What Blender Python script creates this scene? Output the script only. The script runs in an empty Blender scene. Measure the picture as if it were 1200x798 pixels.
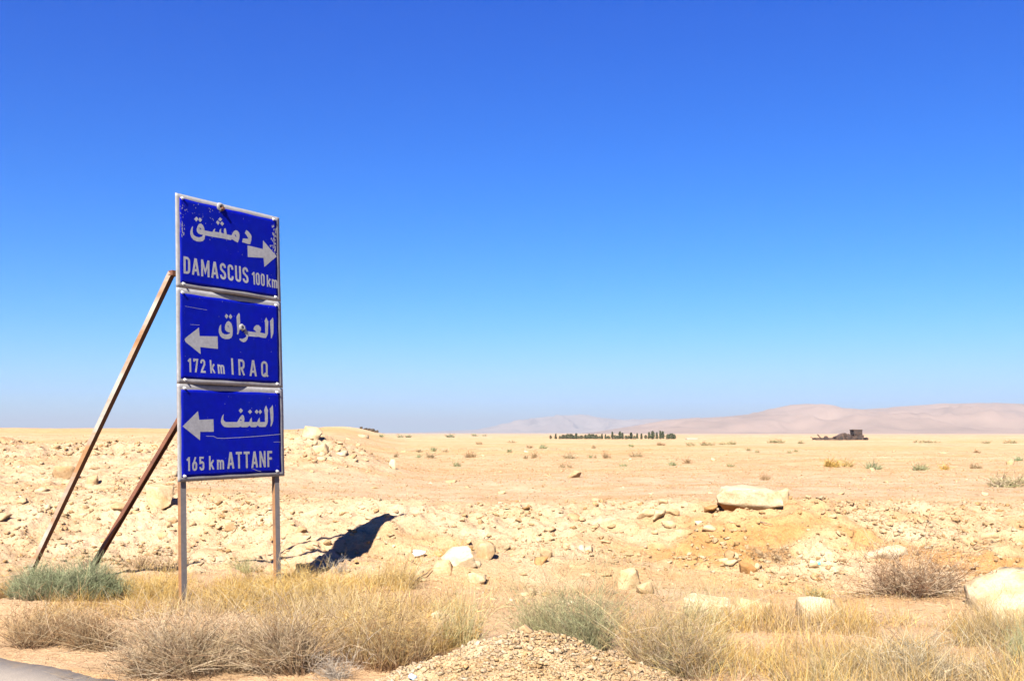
import bpy, bmesh, math, random
import numpy as np
from mathutils import Vector, Matrix
from mathutils.geometry import tessellate_polygon

random.seed(7)
RNG = np.random.default_rng(11)
scene = bpy.context.scene
COL = scene.collection

# ------------------------------------------------------------------ camera
F = 1200 * 35 / 36.0                      # focal length in photo pixels (35 mm lens)
HZ = 507.0
PITCH = math.atan((HZ - 399.0) / F)
ZC = 1.6
cam_d = bpy.data.cameras.new('camera')
cam_d.sensor_width = 36.0
cam_d.lens = 35.0
cam_d.clip_start = 0.05
cam_d.clip_end = 60000.0
cam = bpy.data.objects.new('camera', cam_d)
COL.objects.link(cam)
cam.location = (0, 0, ZC)
cam.rotation_euler = (math.radians(90) + PITCH, 0, 0)
scene.camera = cam

# ------------------------------------------------------------------ sky, sun, exposure
SUN_AZ = math.radians(17)                 # light travels away from the camera and to the right
SUN_EL = math.radians(43)
EXPOSURE = 2.2
SKY_K = 0.05 * 2 ** EXPOSURE
AL = 0.452                                # overall reflectance of the dry desert tones below
world = bpy.data.worlds.new('World')
scene.world = world
world.use_nodes = True
wn = world.node_tree
wn.nodes.clear()
w_out = wn.nodes.new('ShaderNodeOutputWorld')
w_bg = wn.nodes.new('ShaderNodeBackground')
w_bg.inputs['Strength'].default_value = 0.05
w_sky = wn.nodes.new('ShaderNodeTexSky')
w_sky.sky_type = 'NISHITA'
w_sky.sun_disc = False
w_sky.sun_elevation = SUN_EL
w_sky.sun_rotation = math.radians(180) + SUN_AZ
w_sky.altitude = 600.0
w_sky.air_density = 1.0
w_sky.dust_density = 0.15
w_sky.ozone_density = 2.0
w_hs = wn.nodes.new('ShaderNodeHueSaturation')
w_hs.inputs['Saturation'].default_value = 1.35
wn.links.new(w_sky.outputs['Color'], w_hs.inputs['Color'])
w_sep = wn.nodes.new('ShaderNodeSeparateColor'); w_cmb = wn.nodes.new('ShaderNodeCombineColor')
wn.links.new(w_hs.outputs['Color'], w_sep.inputs[0])
for ch, (g, k) in enumerate(((1.66, 0.53), (1.25, 0.76), (0.80, 1.16))):   # the deep dry-air blue of this sky, per channel
    a = wn.nodes.new('ShaderNodeMath'); a.operation = 'MULTIPLY'; a.inputs[1].default_value = 0.153
    p = wn.nodes.new('ShaderNodeMath'); p.operation = 'POWER'; p.inputs[1].default_value = g
    m = wn.nodes.new('ShaderNodeMath'); m.operation = 'MULTIPLY'; m.inputs[1].default_value = k / SKY_K
    wn.links.new(w_sep.outputs[ch], a.inputs[0]); wn.links.new(a.outputs[0], p.inputs[0]); wn.links.new(p.outputs[0], m.inputs[0])
    cu = wn.nodes.new('ShaderNodeMath'); cu.operation = 'POWER'; cu.inputs[1].default_value = 3.0
    sh = wn.nodes.new('ShaderNodeMath'); sh.operation = 'MULTIPLY_ADD'; sh.inputs[1].default_value = (0.30, 0.13, 0)[ch]; sh.inputs[2].default_value = 1.0
    dv = wn.nodes.new('ShaderNodeMath'); dv.operation = 'DIVIDE'
    wn.links.new(a.outputs[0], cu.inputs[0]); wn.links.new(cu.outputs[0], sh.inputs[0])
    wn.links.new(m.outputs[0], dv.inputs[0]); wn.links.new(sh.outputs[0], dv.inputs[1])
    wn.links.new((dv if ch < 2 else m).outputs[0], w_cmb.inputs[ch])
wn.links.new(w_cmb.outputs[0], w_bg.inputs['Color'])
wn.links.new(w_bg.outputs['Background'], w_out.inputs['Surface'])

sun_d = bpy.data.lights.new('sun', 'SUN')
sun_d.energy = 5.0
sun_d.angle = math.radians(0.53)
sun_d.color = (1.0, 0.955, 0.87)
sun = bpy.data.objects.new('sun', sun_d)
COL.objects.link(sun)
LD = Vector((math.sin(SUN_AZ) * math.cos(SUN_EL), math.cos(SUN_AZ) * math.cos(SUN_EL), -math.sin(SUN_EL)))
sun.rotation_euler = LD.to_track_quat('-Z', 'Y').to_euler()

scene.view_settings.view_transform = 'Standard'
scene.view_settings.look = 'None'
scene.view_settings.gamma = 1.0
scene.view_settings.use_curve_mapping = False
scene.view_settings.exposure = EXPOSURE
scene.cycles.max_bounces = 6
scene.cycles.diffuse_bounces = 3
scene.cycles.volume_bounces = 0

# ------------------------------------------------------------------ helpers
def tag(o, label=None, cat=None, group=None, kind=None):
    if label: o['label'] = label
    if cat: o['category'] = cat
    if group: o['group'] = group
    if kind: o['kind'] = kind
    return o

def link(name, me, mat=None, parent=None):
    o = bpy.data.objects.new(name, me)
    COL.objects.link(o)
    if mat is not None and me is not None and not me.materials:
        me.materials.append(mat)
    if parent is not None:
        o.parent = parent
    return o

def empty(name, loc=(0, 0, 0)):
    o = bpy.data.objects.new(name, None)
    COL.objects.link(o)
    o.location = loc
    o.empty_display_size = 0.2
    return o

def np_mesh(name, V, faces, smooth=False, colors=None):
    """V (n,3); faces: (m,3)/(m,4) int array or list of them"""
    me = bpy.data.meshes.new(name)
    V = np.ascontiguousarray(V, dtype=np.float32)
    groups = faces if isinstance(faces, list) else [faces]
    groups = [np.asarray(g, dtype=np.int32) for g in groups if len(g)]
    me.vertices.add(len(V))
    me.vertices.foreach_set('co', V.ravel())
    idx = np.concatenate([g.ravel() for g in groups])
    cnt = np.concatenate([np.full(len(g), g.shape[1], dtype=np.int32) for g in groups])
    st = np.concatenate([[0], np.cumsum(cnt)[:-1]]).astype(np.int32)
    me.loops.add(len(idx))
    me.loops.foreach_set('vertex_index', idx.astype(np.int32))
    me.polygons.add(len(cnt))
    me.polygons.foreach_set('loop_start', st)
    me.polygons.foreach_set('loop_total', cnt)
    me.update(calc_edges=True)
    if smooth:
        me.polygons.foreach_set('use_smooth', np.ones(len(cnt), dtype=bool))
    if colors is not None:
        at = me.attributes.new('col', 'FLOAT_COLOR', 'POINT')
        c = np.ones((len(V), 4), dtype=np.float32)
        c[:, :3] = colors
        at.data.foreach_set('color', c.ravel())
    return me

def _h(ix, iy, seed):
    n = (ix.astype(np.int64) * 374761393 + iy.astype(np.int64) * 668265263 + seed * 982451653) & 0xFFFFFFFF
    n = ((n ^ (n >> 13)) * 1274126177) & 0xFFFFFFFF
    n = (n ^ (n >> 16)) & 0xFFFFFF
    return n / float(0xFFFFFF)

def vnoise(x, y, seed=0):
    ix = np.floor(x); iy = np.floor(y)
    fx = x - ix; fy = y - iy
    fx = fx * fx * fx * (fx * (fx * 6 - 15) + 10); fy = fy * fy * fy * (fy * (fy * 6 - 15) + 10)
    ix = ix.astype(np.int64); iy = iy.astype(np.int64)
    a = _h(ix, iy, seed); b = _h(ix + 1, iy, seed); c = _h(ix, iy + 1, seed); d = _h(ix + 1, iy + 1, seed)
    return (a + (b - a) * fx) * (1 - fy) + (c + (d - c) * fx) * fy

def fbm(x, y, octv=4, seed=0, gain=0.5):
    s = 0; a = 1.0; t = 0
    for k in range(octv):
        s = s + a * vnoise(x * 2.03 ** k + 17.3 * k, y * 2.03 ** k - 9.1 * k, seed + k)
        t += a; a *= gain
    return s / t * 2 - 1

def sm(a, b, t):
    t = np.clip((t - a) / (b - a), 0, 1)
    return t * t * (3 - 2 * t)

# ------------------------------------------------------------------ terrain
RN = (0.48, 0.876); RD = 4.63             # road edge: RN . p = RD
HEAP = (0.10, 6.0)
def road_s(x, y):
    return RN[0] * x + RN[1] * y - RD

def masks(x, y):
    yt = 11.1 + 0.7 * (vnoise(x * 0.45 + 3, y * 0 + 1.5, 5) - 0.5) - 0.9 * sm(1.5, 3.5, x) 
    bank = sm(yt, yt + 3.8, y)
    slope = sm(yt - 0.5, yt + 0.6, y) * (1 - sm(yt + 3.0, yt + 4.6, y))
    bx = sm(-1.6, -5.2, x + 0.05 * (y - 25)) 
    by = np.exp(-((y - 24.5) / 4.6) ** 2)
    berm = bx * by
    rub = np.clip(np.maximum(slope, berm * 1.3), 0, 1)
    # the far left bank stays rough all the way up
    rub = np.maximum(rub, sm(-4.6, -6.5, x) * sm(11, 13, y) * (1 - sm(27, 33, y)) * 0.75)
    return yt, bank, slope, berm, rub

def H(x, y, fine=True, heap=True):
    x = np.asarray(x, float); y = np.asarray(y, float)
    s = road_s(x, y)
    yt, bank, slope, berm, rub = masks(x, y)
    yy = np.maximum(y, 1.0)
    h = 0.06 * sm(0.2, 2.0, s) + 0.54 * bank
    h = h - 0.05 * np.exp(-((s - 4.6) / 0.8) ** 2)
    h = h + np.interp(y, [0, 40, 180, 450, 900, 2500, 30000], [0, 0, -0.5, -1.8, -3.2, -4.5, -4.5])
    left = sm(-0.10, -0.19, x / yy)
    h = h + left * np.interp(y, [0, 27, 60, 150, 230, 900], [0, 0, 0.75, 1.95, 1.95, 0.3])
    # low rise with dark stones
    h = h + 0.9 * np.exp(-((x + 22.0) / 7.0) ** 2 - ((y - 150) / 16.0) ** 2)
    bn = fbm(x * 0.33 + 5, y * 0.33, 3, 31)
    h = h + berm * (0.80 + 0.28 * bn + 0.08 * np.exp(-((x + 5.0) / 0.8) ** 2))
    # pedestal under the boulder, rubble by the ditch, sand ridge at the left
    h = h + 0.20 * np.exp(-((x - 3.8) / 1.5) ** 2 - ((y - 12.9) / 1.0) ** 2)
    h = h + 0.14 * np.exp(-((x - 0.3) / 1.3) ** 2 - ((y - 11.2) / 0.6) ** 2)
    h = h - 0.10 * np.exp(-((x - 3.2) / 1.6) ** 2 - ((y - 10.5) / 0.5) ** 2)
    h = h + 0.20 * np.exp(-((x + 0.62) / 0.55) ** 2 - ((y - 10.9) / 0.55) ** 2)
    h = h + 0.10 * np.exp(-((x - 2.3) / 0.5) ** 2 - ((y - 9.6) / 0.35) ** 2)
    h = h + 0.09 * np.exp(-((x + 4.4) / 0.9) ** 2 - ((y - 9.0) / 0.4) ** 2)
    far = sm(30, 70, y)
    h = h + 0.10 * fbm(x * 0.25, y * 0.25, 3, 3) * sm(9, 14, y) * (1 - far * 0.2)
    h = h + far * 0.35 * fbm(x * 0.03, y * 0.03, 3, 8)
    if fine:
        off = sm(0.0, 0.6, s)
        h = h + off * (0.022 + 0.05 * rub) * fbm(x * 1.3, y * 1.3, 3, 41)
        r2 = 1 - np.abs(fbm(x * 2.1 + 9, y * 2.1, 3, 47))
        h = h + rub * 0.08 * (r2 ** 3 - 0.55)
        h = h + off * (0.010 + 0.060 * rub) * fbm(x * 4.5, y * 4.5, 4, 52, 0.7)
    h = np.where(s < 0, np.minimum(h, 0) * 0 - 0.012 + 0 * h, h)
    if heap:
        h = np.maximum(h, heap_h(x, y))
    return h

def heap_h(x, y):
    dx = x - HEAP[0]; dy = y - HEAP[1]
    r = np.sqrt((dx * 0.95) ** 2 + (dy * 1.05) ** 2) * (1 + 0.10 * fbm(x * 1.7, y * 1.7, 2, 77))
    return 0.47 - 0.40 * np.sqrt(r * r + 0.03) + 0.05 * fbm(x * 3, y * 3, 3, 71) + 0.02 * fbm(x * 11, y * 11, 2, 72)

cp, sp = math.cos(PITCH), math.sin(PITCH)
def ray(px, py):
    a = (px - 600) / F; b = (399 - py) / F
    return np.array([a, cp - b * sp, sp + b * cp])
DSAMP = np.concatenate([np.geomspace(3.5, 40, 1500), np.geomspace(40.1, 1500, 700)])
def gp(px, py, heap=True):
    """the spot on the ground seen in that direction from where the photographer stood"""
    r = ray(px, py); r = r / r[1]
    X = r[0] * DSAMP; Y = DSAMP; Z = ZC + r[2] * DSAMP
    hh = H(X, Y, heap=heap)
    k = np.argmax(Z < hh)
    if not (Z < hh).any(): k = len(DSAMP) - 1
    return Vector((X[k], Y[k], float(hh[k])))
def ground(x, y):
    return float(H(np.array([x]), np.array([y]))[0])
def scale_at(p):
    return p[1] / F                        # metres per photo pixel

# ------------------------------------------------------------------ materials
def new_mat(name):
    m = bpy.data.materials.new(name)
    m.use_nodes = True
    nt = m.node_tree
    b = nt.nodes['Principled BSDF']
    return m, nt, b

def N(nt, kind, **kw):
    n = nt.nodes.new(kind)
    for k, v in kw.items():
        if k in n.inputs: n.inputs[k].default_value = v
        else: setattr(n, k, v)
    return n

def ramp(nt, fac, stops):
    r = nt.nodes.new('ShaderNodeValToRGB')
    while len(r.color_ramp.elements) < len(stops): r.color_ramp.elements.new(0.5)
    for e, (p, c) in zip(r.color_ramp.elements, stops):
        e.position = p; e.color = (c[0], c[1], c[2], 1) if not isinstance(c, float) else (c, c, c, 1)
    nt.links.new(fac, r.inputs['Fac'])
    return r.outputs['Color']

def mult(nt, a, b, fac=1.0, mode='MULTIPLY'):
    m = nt.nodes.new('ShaderNodeMix'); m.data_type = 'RGBA'; m.blend_type = mode
    m.inputs[0].default_value = fac if isinstance(fac, float) else 1.0
    if not isinstance(fac, float): nt.links.new(fac, m.inputs[0])
    for s, v in ((6, a), (7, b)):
        if isinstance(v, tuple): m.inputs[s].default_value = (*v, 1)
        else: nt.links.new(v, m.inputs[s])
    return m.outputs[2]

def noise(nt, vec, scale, detail=4.0, rough=0.55):
    n = N(nt, 'ShaderNodeTexNoise', Scale=scale, Detail=detail, Roughness=rough)
    nt.links.new(vec, n.inputs['Vector'])
    return n.outputs['Fac']

def bump(nt, height, strength, dist, normal=None):
    b = N(nt, 'ShaderNodeBump', Strength=strength, Distance=dist)
    nt.links.new(height, b.inputs['Height'])
    if normal is not None: nt.links.new(normal, b.inputs['Normal'])
    return b.outputs['Normal']

def mat_earth(name, use_attr=True, tint=(0.58, 0.46, 0.31), obj_coords=False, bumpk=1.0):
    m, nt, b = new_mat(name)
    tc = N(nt, 'ShaderNodeTexCoord')
    if obj_coords:
        vec = tc.outputs['Object']
    else:
        vec = N(nt, 'ShaderNodeNewGeometry').outputs['Position']
    if use_attr:
        at = N(nt, 'ShaderNodeAttribute'); at.attribute_name = 'col'
        base = at.outputs['Color']
    else:
        base = tint
    n1 = noise(nt, vec, 1.6, 5); n2 = noise(nt, vec, 14.0, 5, 0.65); n3 = noise(nt, vec, 70.0, 3, 0.7)
    c = mult(nt, base, ramp(nt, n1, [(0.30, (0.84, 0.78, 0.68)), (0.68, (1.07, 1.08, 1.12))]))
    c = mult(nt, c, ramp(nt, n2, [(0.25, (0.80, 0.73, 0.62)), (0.45, (1.04, 1.04, 1.0)), (0.75, (1.16, 1.16, 1.14))]))
    c = mult(nt, c, ramp(nt, n3, [(0.30, (0.58 * AL, 0.48 * AL, 0.36 * AL)), (0.46, (AL, AL, AL)), (0.8, (1.12 * AL, 1.12 * AL, 1.12 * AL))]))
    nt.links.new(c, b.inputs['Base Color'])
    b.inputs['Roughness'].default_value = 0.95
    b.inputs['Specular IOR Level'].default_value = 0.12
    nn = bump(nt, n2, 0.9 * bumpk, 0.05)
    nn = bump(nt, n3, 0.9 * bumpk, 0.016, nn)
    nt.links.new(nn, b.inputs['Normal'])
    return m

M_ground = mat_earth('desert_soil')
M_gravel = mat_earth('gravel_soil')

def mat_stone(name, base, low_tint=None):
    m, nt, b = new_mat(name)
    tc = N(nt, 'ShaderNodeTexCoord'); vec = tc.outputs['Object']
    geo = N(nt, 'ShaderNodeNewGeometry'); wpos = geo.outputs['Position']
    oi = N(nt, 'ShaderNodeObjectInfo')
    n1 = noise(nt, wpos, 5.0, 5, 0.6); n2 = noise(nt, wpos, 38.0, 4, 0.65)
    tone = ramp(nt, oi.outputs['Random'], [(0.0, (0.86, 0.82, 0.76)), (0.5, (1.0, 0.98, 0.95)), (1.0, (1.08, 1.08, 1.08))])
    base = tuple(v * AL for v in base)
    c = mult(nt, base, tone)
    c = mult(nt, c, ramp(nt, n1, [(0.3, (0.80, 0.70, 0.56)), (0.55, (1.0, 1.0, 1.0)), (0.75, (1.10, 1.10, 1.10))]))
    c = mult(nt, c, ramp(nt, n2, [(0.3, (0.80, 0.76, 0.70)), (0.55, (1.0, 1.0, 1.0)), (0.8, (1.08, 1.08, 1.08))]))
    if low_tint:  # second colour low down and towards the left, edge broken by noise
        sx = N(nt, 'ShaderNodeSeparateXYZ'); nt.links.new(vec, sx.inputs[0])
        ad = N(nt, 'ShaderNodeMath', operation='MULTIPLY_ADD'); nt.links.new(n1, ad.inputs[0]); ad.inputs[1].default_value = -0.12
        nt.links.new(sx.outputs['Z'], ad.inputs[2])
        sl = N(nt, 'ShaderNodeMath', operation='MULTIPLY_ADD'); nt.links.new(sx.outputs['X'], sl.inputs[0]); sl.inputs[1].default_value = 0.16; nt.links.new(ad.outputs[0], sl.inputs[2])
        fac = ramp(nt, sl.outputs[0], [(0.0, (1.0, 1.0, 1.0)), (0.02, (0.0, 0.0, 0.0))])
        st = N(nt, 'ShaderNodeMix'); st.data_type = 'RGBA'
        nt.links.new(fac, st.inputs[0]); nt.links.new(c, st.inputs[6]); st.inputs[7].default_value = (*[v * AL for v in low_tint], 1)
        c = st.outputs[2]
    nt.links.new(c, b.inputs['Base Color'])
    b.inputs['Roughness'].default_value = 0.9
    b.inputs['Specular IOR Level'].default_value = 0.15
    nn = bump(nt, n1, 0.5, 0.05)
    nn = bump(nt, n2, 0.5, 0.012, nn)
    nt.links.new(nn, b.inputs['Normal'])
    return m

M_stone = mat_stone('pale_limestone', (0.65, 0.475, 0.28))
M_stone_tan = mat_stone('tan_limestone', (0.52, 0.35, 0.19))
M_stone_white = mat_stone('chalky_limestone', (0.70, 0.56, 0.37))
M_boulder = mat_stone('brown_based_boulder', (0.66, 0.545, 0.37), low_tint=(0.42, 0.20, 0.07))
M_stone_dark = mat_stone('dark_basalt', (0.10, 0.075, 0.055))
M_clod = mat_stone('orange_clod', (0.54, 0.31, 0.13))

def mat_plant(name, transl=0.3):
    m, nt, b = new_mat(name)
    at = N(nt, 'ShaderNodeAttribute'); at.attribute_name = 'col'
    out = nt.nodes['Material Output']
    nt.nodes.remove(b)
    d = N(nt, 'ShaderNodeBsdfDiffuse'); t = N(nt, 'ShaderNodeBsdfTranslucent'); mx = N(nt, 'ShaderNodeMixShader')
    mx.inputs[0].default_value = transl
    nt.links.new(at.outputs['Color'], d.inputs['Color']); nt.links.new(at.outputs['Color'], t.inputs['Color'])
    nt.links.new(d.outputs[0], mx.inputs[1]); nt.links.new(t.outputs[0], mx.inputs[2])
    nt.links.new(mx.outputs[0], out.inputs['Surface'])
    return m
M_plant = mat_plant('plant_stems')

def mat_simple(name, col, rough=0.6, metal=0.0, spec=0.4):
    m, nt, b = new_mat(name)
    b.inputs['Base Color'].default_value = (*col, 1)
    b.inputs['Roughness'].default_value = rough
    b.inputs['Metallic'].default_value = metal
    b.inputs['Specular IOR Level'].default_value = spec
    return m, nt, b

def mat_worn(name, col, col2, scale=9.0, lo=0.45, hi=0.62, rough=0.55, stretch=(1, 1, 1), spec=0.4):
    col = tuple(v * AL for v in col); col2 = tuple(v * AL for v in col2)
    m, nt, b = mat_simple(name, col, rough, 0.0, spec)
    tc = N(nt, 'ShaderNodeTexCoord')
    mp = N(nt, 'ShaderNodeMapping'); mp.inputs['Scale'].default_value = stretch
    nt.links.new(tc.outputs['Object'], mp.inputs['Vector'])
    n = noise(nt, mp.outputs[0], scale, 6, 0.65)
    fac = ramp(nt, n, [(lo, (0.0, 0.0, 0.0)), (hi, (1.0, 1.0, 1.0))])
    c = mult(nt, col, col2, fac, 'MIX')
    n2 = noise(nt, mp.outputs[0], scale * 6, 4, 0.6)
    c = mult(nt, c, ramp(nt, n2, [(0.3, (0.82, 0.82, 0.82)), (0.7, (1.1, 1.1, 1.1))]))
    nt.links.new(c, b.inputs['Base Color'])
    nt.links.new(bump(nt, n2, 0.25, 0.003), b.inputs['Normal'])
    return m

M_blue = mat_worn('blue_sign_film', (0.0006, 0.005, 0.39), (0.0012, 0.012, 0.33), 2.2, 0.35, 0.75, 0.65, spec=0.06)
M_white = mat_worn('white_sign_film', (0.42, 0.41, 0.43), (0.37, 0.36, 0.37), 5.0, 0.4, 0.7, 0.6, spec=0.25)
M_frame = mat_worn('aluminium_border', (0.41, 0.39, 0.39), (0.34, 0.31, 0.29), 4.0, 0.45, 0.75, 0.55)
M_post = mat_worn('galvanised_post', (0.235, 0.21, 0.195), (0.26, 0.14, 0.07), 5.0, 0.60, 0.75, 0.65, (1, 1, 0.35))
M_rust_lit = mat_worn('sunlit_orange_rust', (0.34, 0.155, 0.055), (0.24, 0.11, 0.05), 6.0, 0.4, 0.65, 0.8, (1, 1, 0.3))
M_rust_and_shade = mat_worn('rust_and_shade_steel', (0.20, 0.07, 0.03), (0.13, 0.045, 0.02), 7.0, 0.4, 0.65, 0.75, (1, 1, 0.3))
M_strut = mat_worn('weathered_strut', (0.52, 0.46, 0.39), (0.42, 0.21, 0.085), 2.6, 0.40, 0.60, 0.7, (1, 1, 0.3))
M_bolt, _, _ = mat_simple('bolt_steel', (0.55, 0.53, 0.50), 0.4, 0.6)
M_burnt = mat_worn('burnt_metal', (0.028, 0.02, 0.018), (0.08, 0.04, 0.025), 1.6, 0.42, 0.62, 0.8)
M_burnt2 = mat_worn('rusted_scrap', (0.14, 0.085, 0.06), (0.06, 0.037, 0.028), 1.2, 0.42, 0.62, 0.85)

# ------------------------------------------------------------------ setting: ground sheet
def build_ground():
    t_in = np.linspace(-0.62, 0.62, 620)
    t_l = -np.geomspace(0.625, 4.0, 60)[::-1]; t_r = np.geomspace(0.625, 4.0, 60)
    T = np.concatenate([t_l, t_in, t_r])
    Y = np.concatenate([np.linspace(-40, 2.5, 24), np.geomspace(2.7, 5.0, 50)[:-1], np.geomspace(5.0, 30, 470)[:-1], np.geomspace(30, 300, 170)[:-1], np.geomspace(300, 26000, 60)])
    TT, YY = np.meshgrid(T, Y)
    XX = TT * (np.maximum(YY, 0) + 2.0)
    ZZ = H(XX, YY, heap=False)
    hm = heap_h(XX, YY) > ZZ + 0.02
    ZZ = np.where(hm, ZZ - 0.0, ZZ)
    ny, nx = XX.shape
    V = np.stack([XX, YY, ZZ], -1).reshape(-1, 3)
    i = np.arange(ny - 1)[:, None] * nx + np.arange(nx - 1)[None, :]
    Fq = np.stack([i, i + 1, i + nx + 1, i + nx], -1).reshape(-1, 4)
    # soil colours: pale broken limestone on the banks, orange earth in the ditch, straw-coloured plain
    x = XX.ravel(); y = YY.ravel()
    yt, bank, slope, berm, rub = masks(x, y)
    sand = np.array([0.655, 0.428, 0.248]); pale = np.array([0.69, 0.487, 0.312]); orange = np.array([0.61, 0.325, 0.115])
    track = np.array([0.65, 0.448, 0.282]); plain = np.array([0.65, 0.427, 0.248]); chalk = np.array([0.71, 0.55, 0.36])
    C = np.tile(sand, (len(x), 1))
    def mix(C, c, f): return C + (c - C) * f[:, None]
    C = mix(C, plain, sm(24, 45, y))
    C = mix(C, track, sm(14.5, 16, y) * (1 - sm(20, 26, y)) * 0.9)
    C = mix(C, pale, rub * 0.9)
    og = sm(-0.45, 0.2, fbm(x * 0.55 + 2, y * 0.8, 3, 91)) 
    C = mix(C, orange, og * sm(9.0, 10.2, y) * (1 - sm(12.2, 13.6, y)) * sm(0.6, 2.0, x) * 0.9)
    C = mix(C, orange, sm(0.15, 0.6, fbm(x * 0.4 - 7, y * 0.9, 3, 95)) * (1 - sm(60, 90, y)) * 0.35)
    C = mix(C, plain * np.array([0.97, 0.88, 0.72]), sm(0.0, 0.5, fbm(x * 0.012, y * 0.05, 3, 97)) * sm(30, 60, y) * 0.7)
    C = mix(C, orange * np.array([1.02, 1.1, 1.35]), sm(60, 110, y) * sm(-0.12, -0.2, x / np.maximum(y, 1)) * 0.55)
    C = mix(C, chalk, sm(0.1, 0.6, fbm(x * 1.1 + 30, y * 1.1, 3, 99)) * sm(8.5, 11, y) * (1 - sm(16, 22, y)) * 0.6)
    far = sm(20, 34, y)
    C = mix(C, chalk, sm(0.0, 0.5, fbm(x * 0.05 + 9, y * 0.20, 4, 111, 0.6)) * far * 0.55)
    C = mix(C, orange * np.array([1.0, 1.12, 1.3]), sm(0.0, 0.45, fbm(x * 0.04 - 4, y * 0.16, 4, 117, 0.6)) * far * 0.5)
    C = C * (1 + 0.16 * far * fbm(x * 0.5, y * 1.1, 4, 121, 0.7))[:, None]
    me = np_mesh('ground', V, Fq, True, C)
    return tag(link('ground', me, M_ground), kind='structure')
build_ground()

# ------------------------------------------------------------------ setting: asphalt road with a crumbling edge
def build_road():
    m, nt, b = new_mat('old_asphalt')
    pos = N(nt, 'ShaderNodeNewGeometry').outputs['Position']
    n1 = noise(nt, pos, 2.0, 5); n2 = noise(nt, pos, 120.0, 3, 0.7)
    c = mult(nt, ramp(nt, n1, [(0.3, (0.145, 0.126, 0.105)), (0.7, (0.19, 0.164, 0.135))]),
             ramp(nt, n2, [(0.3, (0.62, 0.60, 0.58)), (0.55, (1.0, 1.0, 1.0)), (0.75, (1.35, 1.32, 1.28))]))
    c = mult(nt, c, (1.15, 1.10, 1.04))
    dt = N(nt, 'ShaderNodeVectorMath', operation='DOT_PRODUCT'); nt.links.new(pos, dt.inputs[0]); dt.inputs[1].default_value = (RN[0], RN[1], 0)
    n3 = noise(nt, pos, 6.0, 6, 0.7)
    sb = N(nt, 'ShaderNodeMath', operation='MULTIPLY_ADD'); nt.links.new(n3, sb.inputs[0]); sb.inputs[1].default_value = 0.9; nt.links.new(dt.outputs['Value'], sb.inputs[2])
    mr = N(nt, 'ShaderNodeMapRange'); nt.links.new(sb.outputs[0], mr.inputs['Value']); mr.inputs['From Min'].default_value = RD + 0.30; mr.inputs['From Max'].default_value = RD + 0.50
    c = mult(nt, c, (0.285, 0.20, 0.108), mr.outputs['Result'], 'MIX')
    nt.links.new(c, b.inputs['Base Color']); b.inputs['Roughness'].default_value = 0.9
    nt.links.new(bump(nt, n2, 0.6, 0.006), b.inputs['Normal'])
    tdir = np.array([RN[1], -RN[0]]); nn = np.array(RN)
    s = np.concatenate([np.linspace(-160, -14, 60), np.linspace(-13.9, 8, 440), np.linspace(8.2, 60, 30)])
    e = -0.02 + 0.06 * fbm(s * 1.1, s * 0, 3, 15) + 0.05 * fbm(s * 5, s * 0, 4, 16, 0.7)
    prof = [(0.0, -0.03), (-0.015, 0.012), (-0.35, 0.018), (-3.6, 0.05), (-7.2, 0.0), (-7.25, -0.05)]
    V = []
    for ds, z in prof:
        off = RD + ds + e * (1 if ds > -1 else 0)
        P = nn[None, :] * off[:, None] + tdir[None, :] * s[:, None]
        V.append(np.column_stack([P, np.full(len(s), z)]))
    V = np.concatenate(V); n = len(s); k = len(prof)
    i = np.arange(k - 1)[:, None] * n + np.arange(n - 1)[None, :]
    Fq = np.stack([i, i + n, i + n + 1, i + 1], -1).reshape(-1, 4)
    tag(link('road', np_mesh('road', V, Fq, False), m), kind='structure')
build_road()

# ------------------------------------------------------------------ setting: hills on the horizon
def build_hills(name, dist, prof, col, depth, seed):
    prof = np.array(prof, float)
    m, nt, b = new_mat(name + '_soil')
    pos = N(nt, 'ShaderNodeNewGeometry').outputs['Position']
    n1 = noise(nt, pos, 0.0022, 8, 0.62)
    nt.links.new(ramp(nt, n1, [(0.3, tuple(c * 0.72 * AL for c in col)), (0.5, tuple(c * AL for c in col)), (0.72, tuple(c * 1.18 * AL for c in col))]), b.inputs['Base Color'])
    b.inputs['Roughness'].default_value = 1.0; b.inputs['Specular IOR Level'].default_value = 0.0
    px = np.linspace(prof[0, 0], prof[-1, 0], 420)
    pk = (HZ - np.interp(px, prof[:, 0], prof[:, 1])) / F * dist + 4.5
    tn = (px - 600) / F
    dd = np.linspace(-1, 1.2, 70)
    TT, DD = np.meshgrid(tn, dd)
    Yd = dist + DD * depth
    X = TT * dist * (1 + 0.12 * DD); 
    shape = np.clip(1 - np.abs(DD), 0, 1) ** 1.15
    g = fbm(X / 700.0, Yd / 900.0, 6, seed, 0.6); rg = 1 - np.abs(fbm(X / 520.0, Yd / 900.0, 4, seed + 9))
    Z = -4.8 + pk[None, :] * shape * (1 + 0.0 * g) + pk[None, :] * (0.40 * g + 0.9 * (rg - 0.75)) * np.clip(shape * (1 - shape) * 4, 0, 1)
    V = np.stack([X, Yd, Z], -1).reshape(-1, 3)
    ny, nx = X.shape
    i = np.arange(ny - 1)[:, None] * nx + np.arange(nx - 1)[None, :]
    Fq = np.stack([i, i + 1, i + nx + 1, i + nx], -1).reshape(-1, 4)
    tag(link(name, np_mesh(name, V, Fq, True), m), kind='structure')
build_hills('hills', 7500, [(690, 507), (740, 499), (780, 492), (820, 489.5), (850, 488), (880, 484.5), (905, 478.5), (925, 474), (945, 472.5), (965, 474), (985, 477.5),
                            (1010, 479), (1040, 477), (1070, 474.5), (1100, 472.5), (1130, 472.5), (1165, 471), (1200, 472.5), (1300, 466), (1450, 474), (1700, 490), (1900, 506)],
            (0.40, 0.275, 0.20), 2600, 201)
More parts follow.
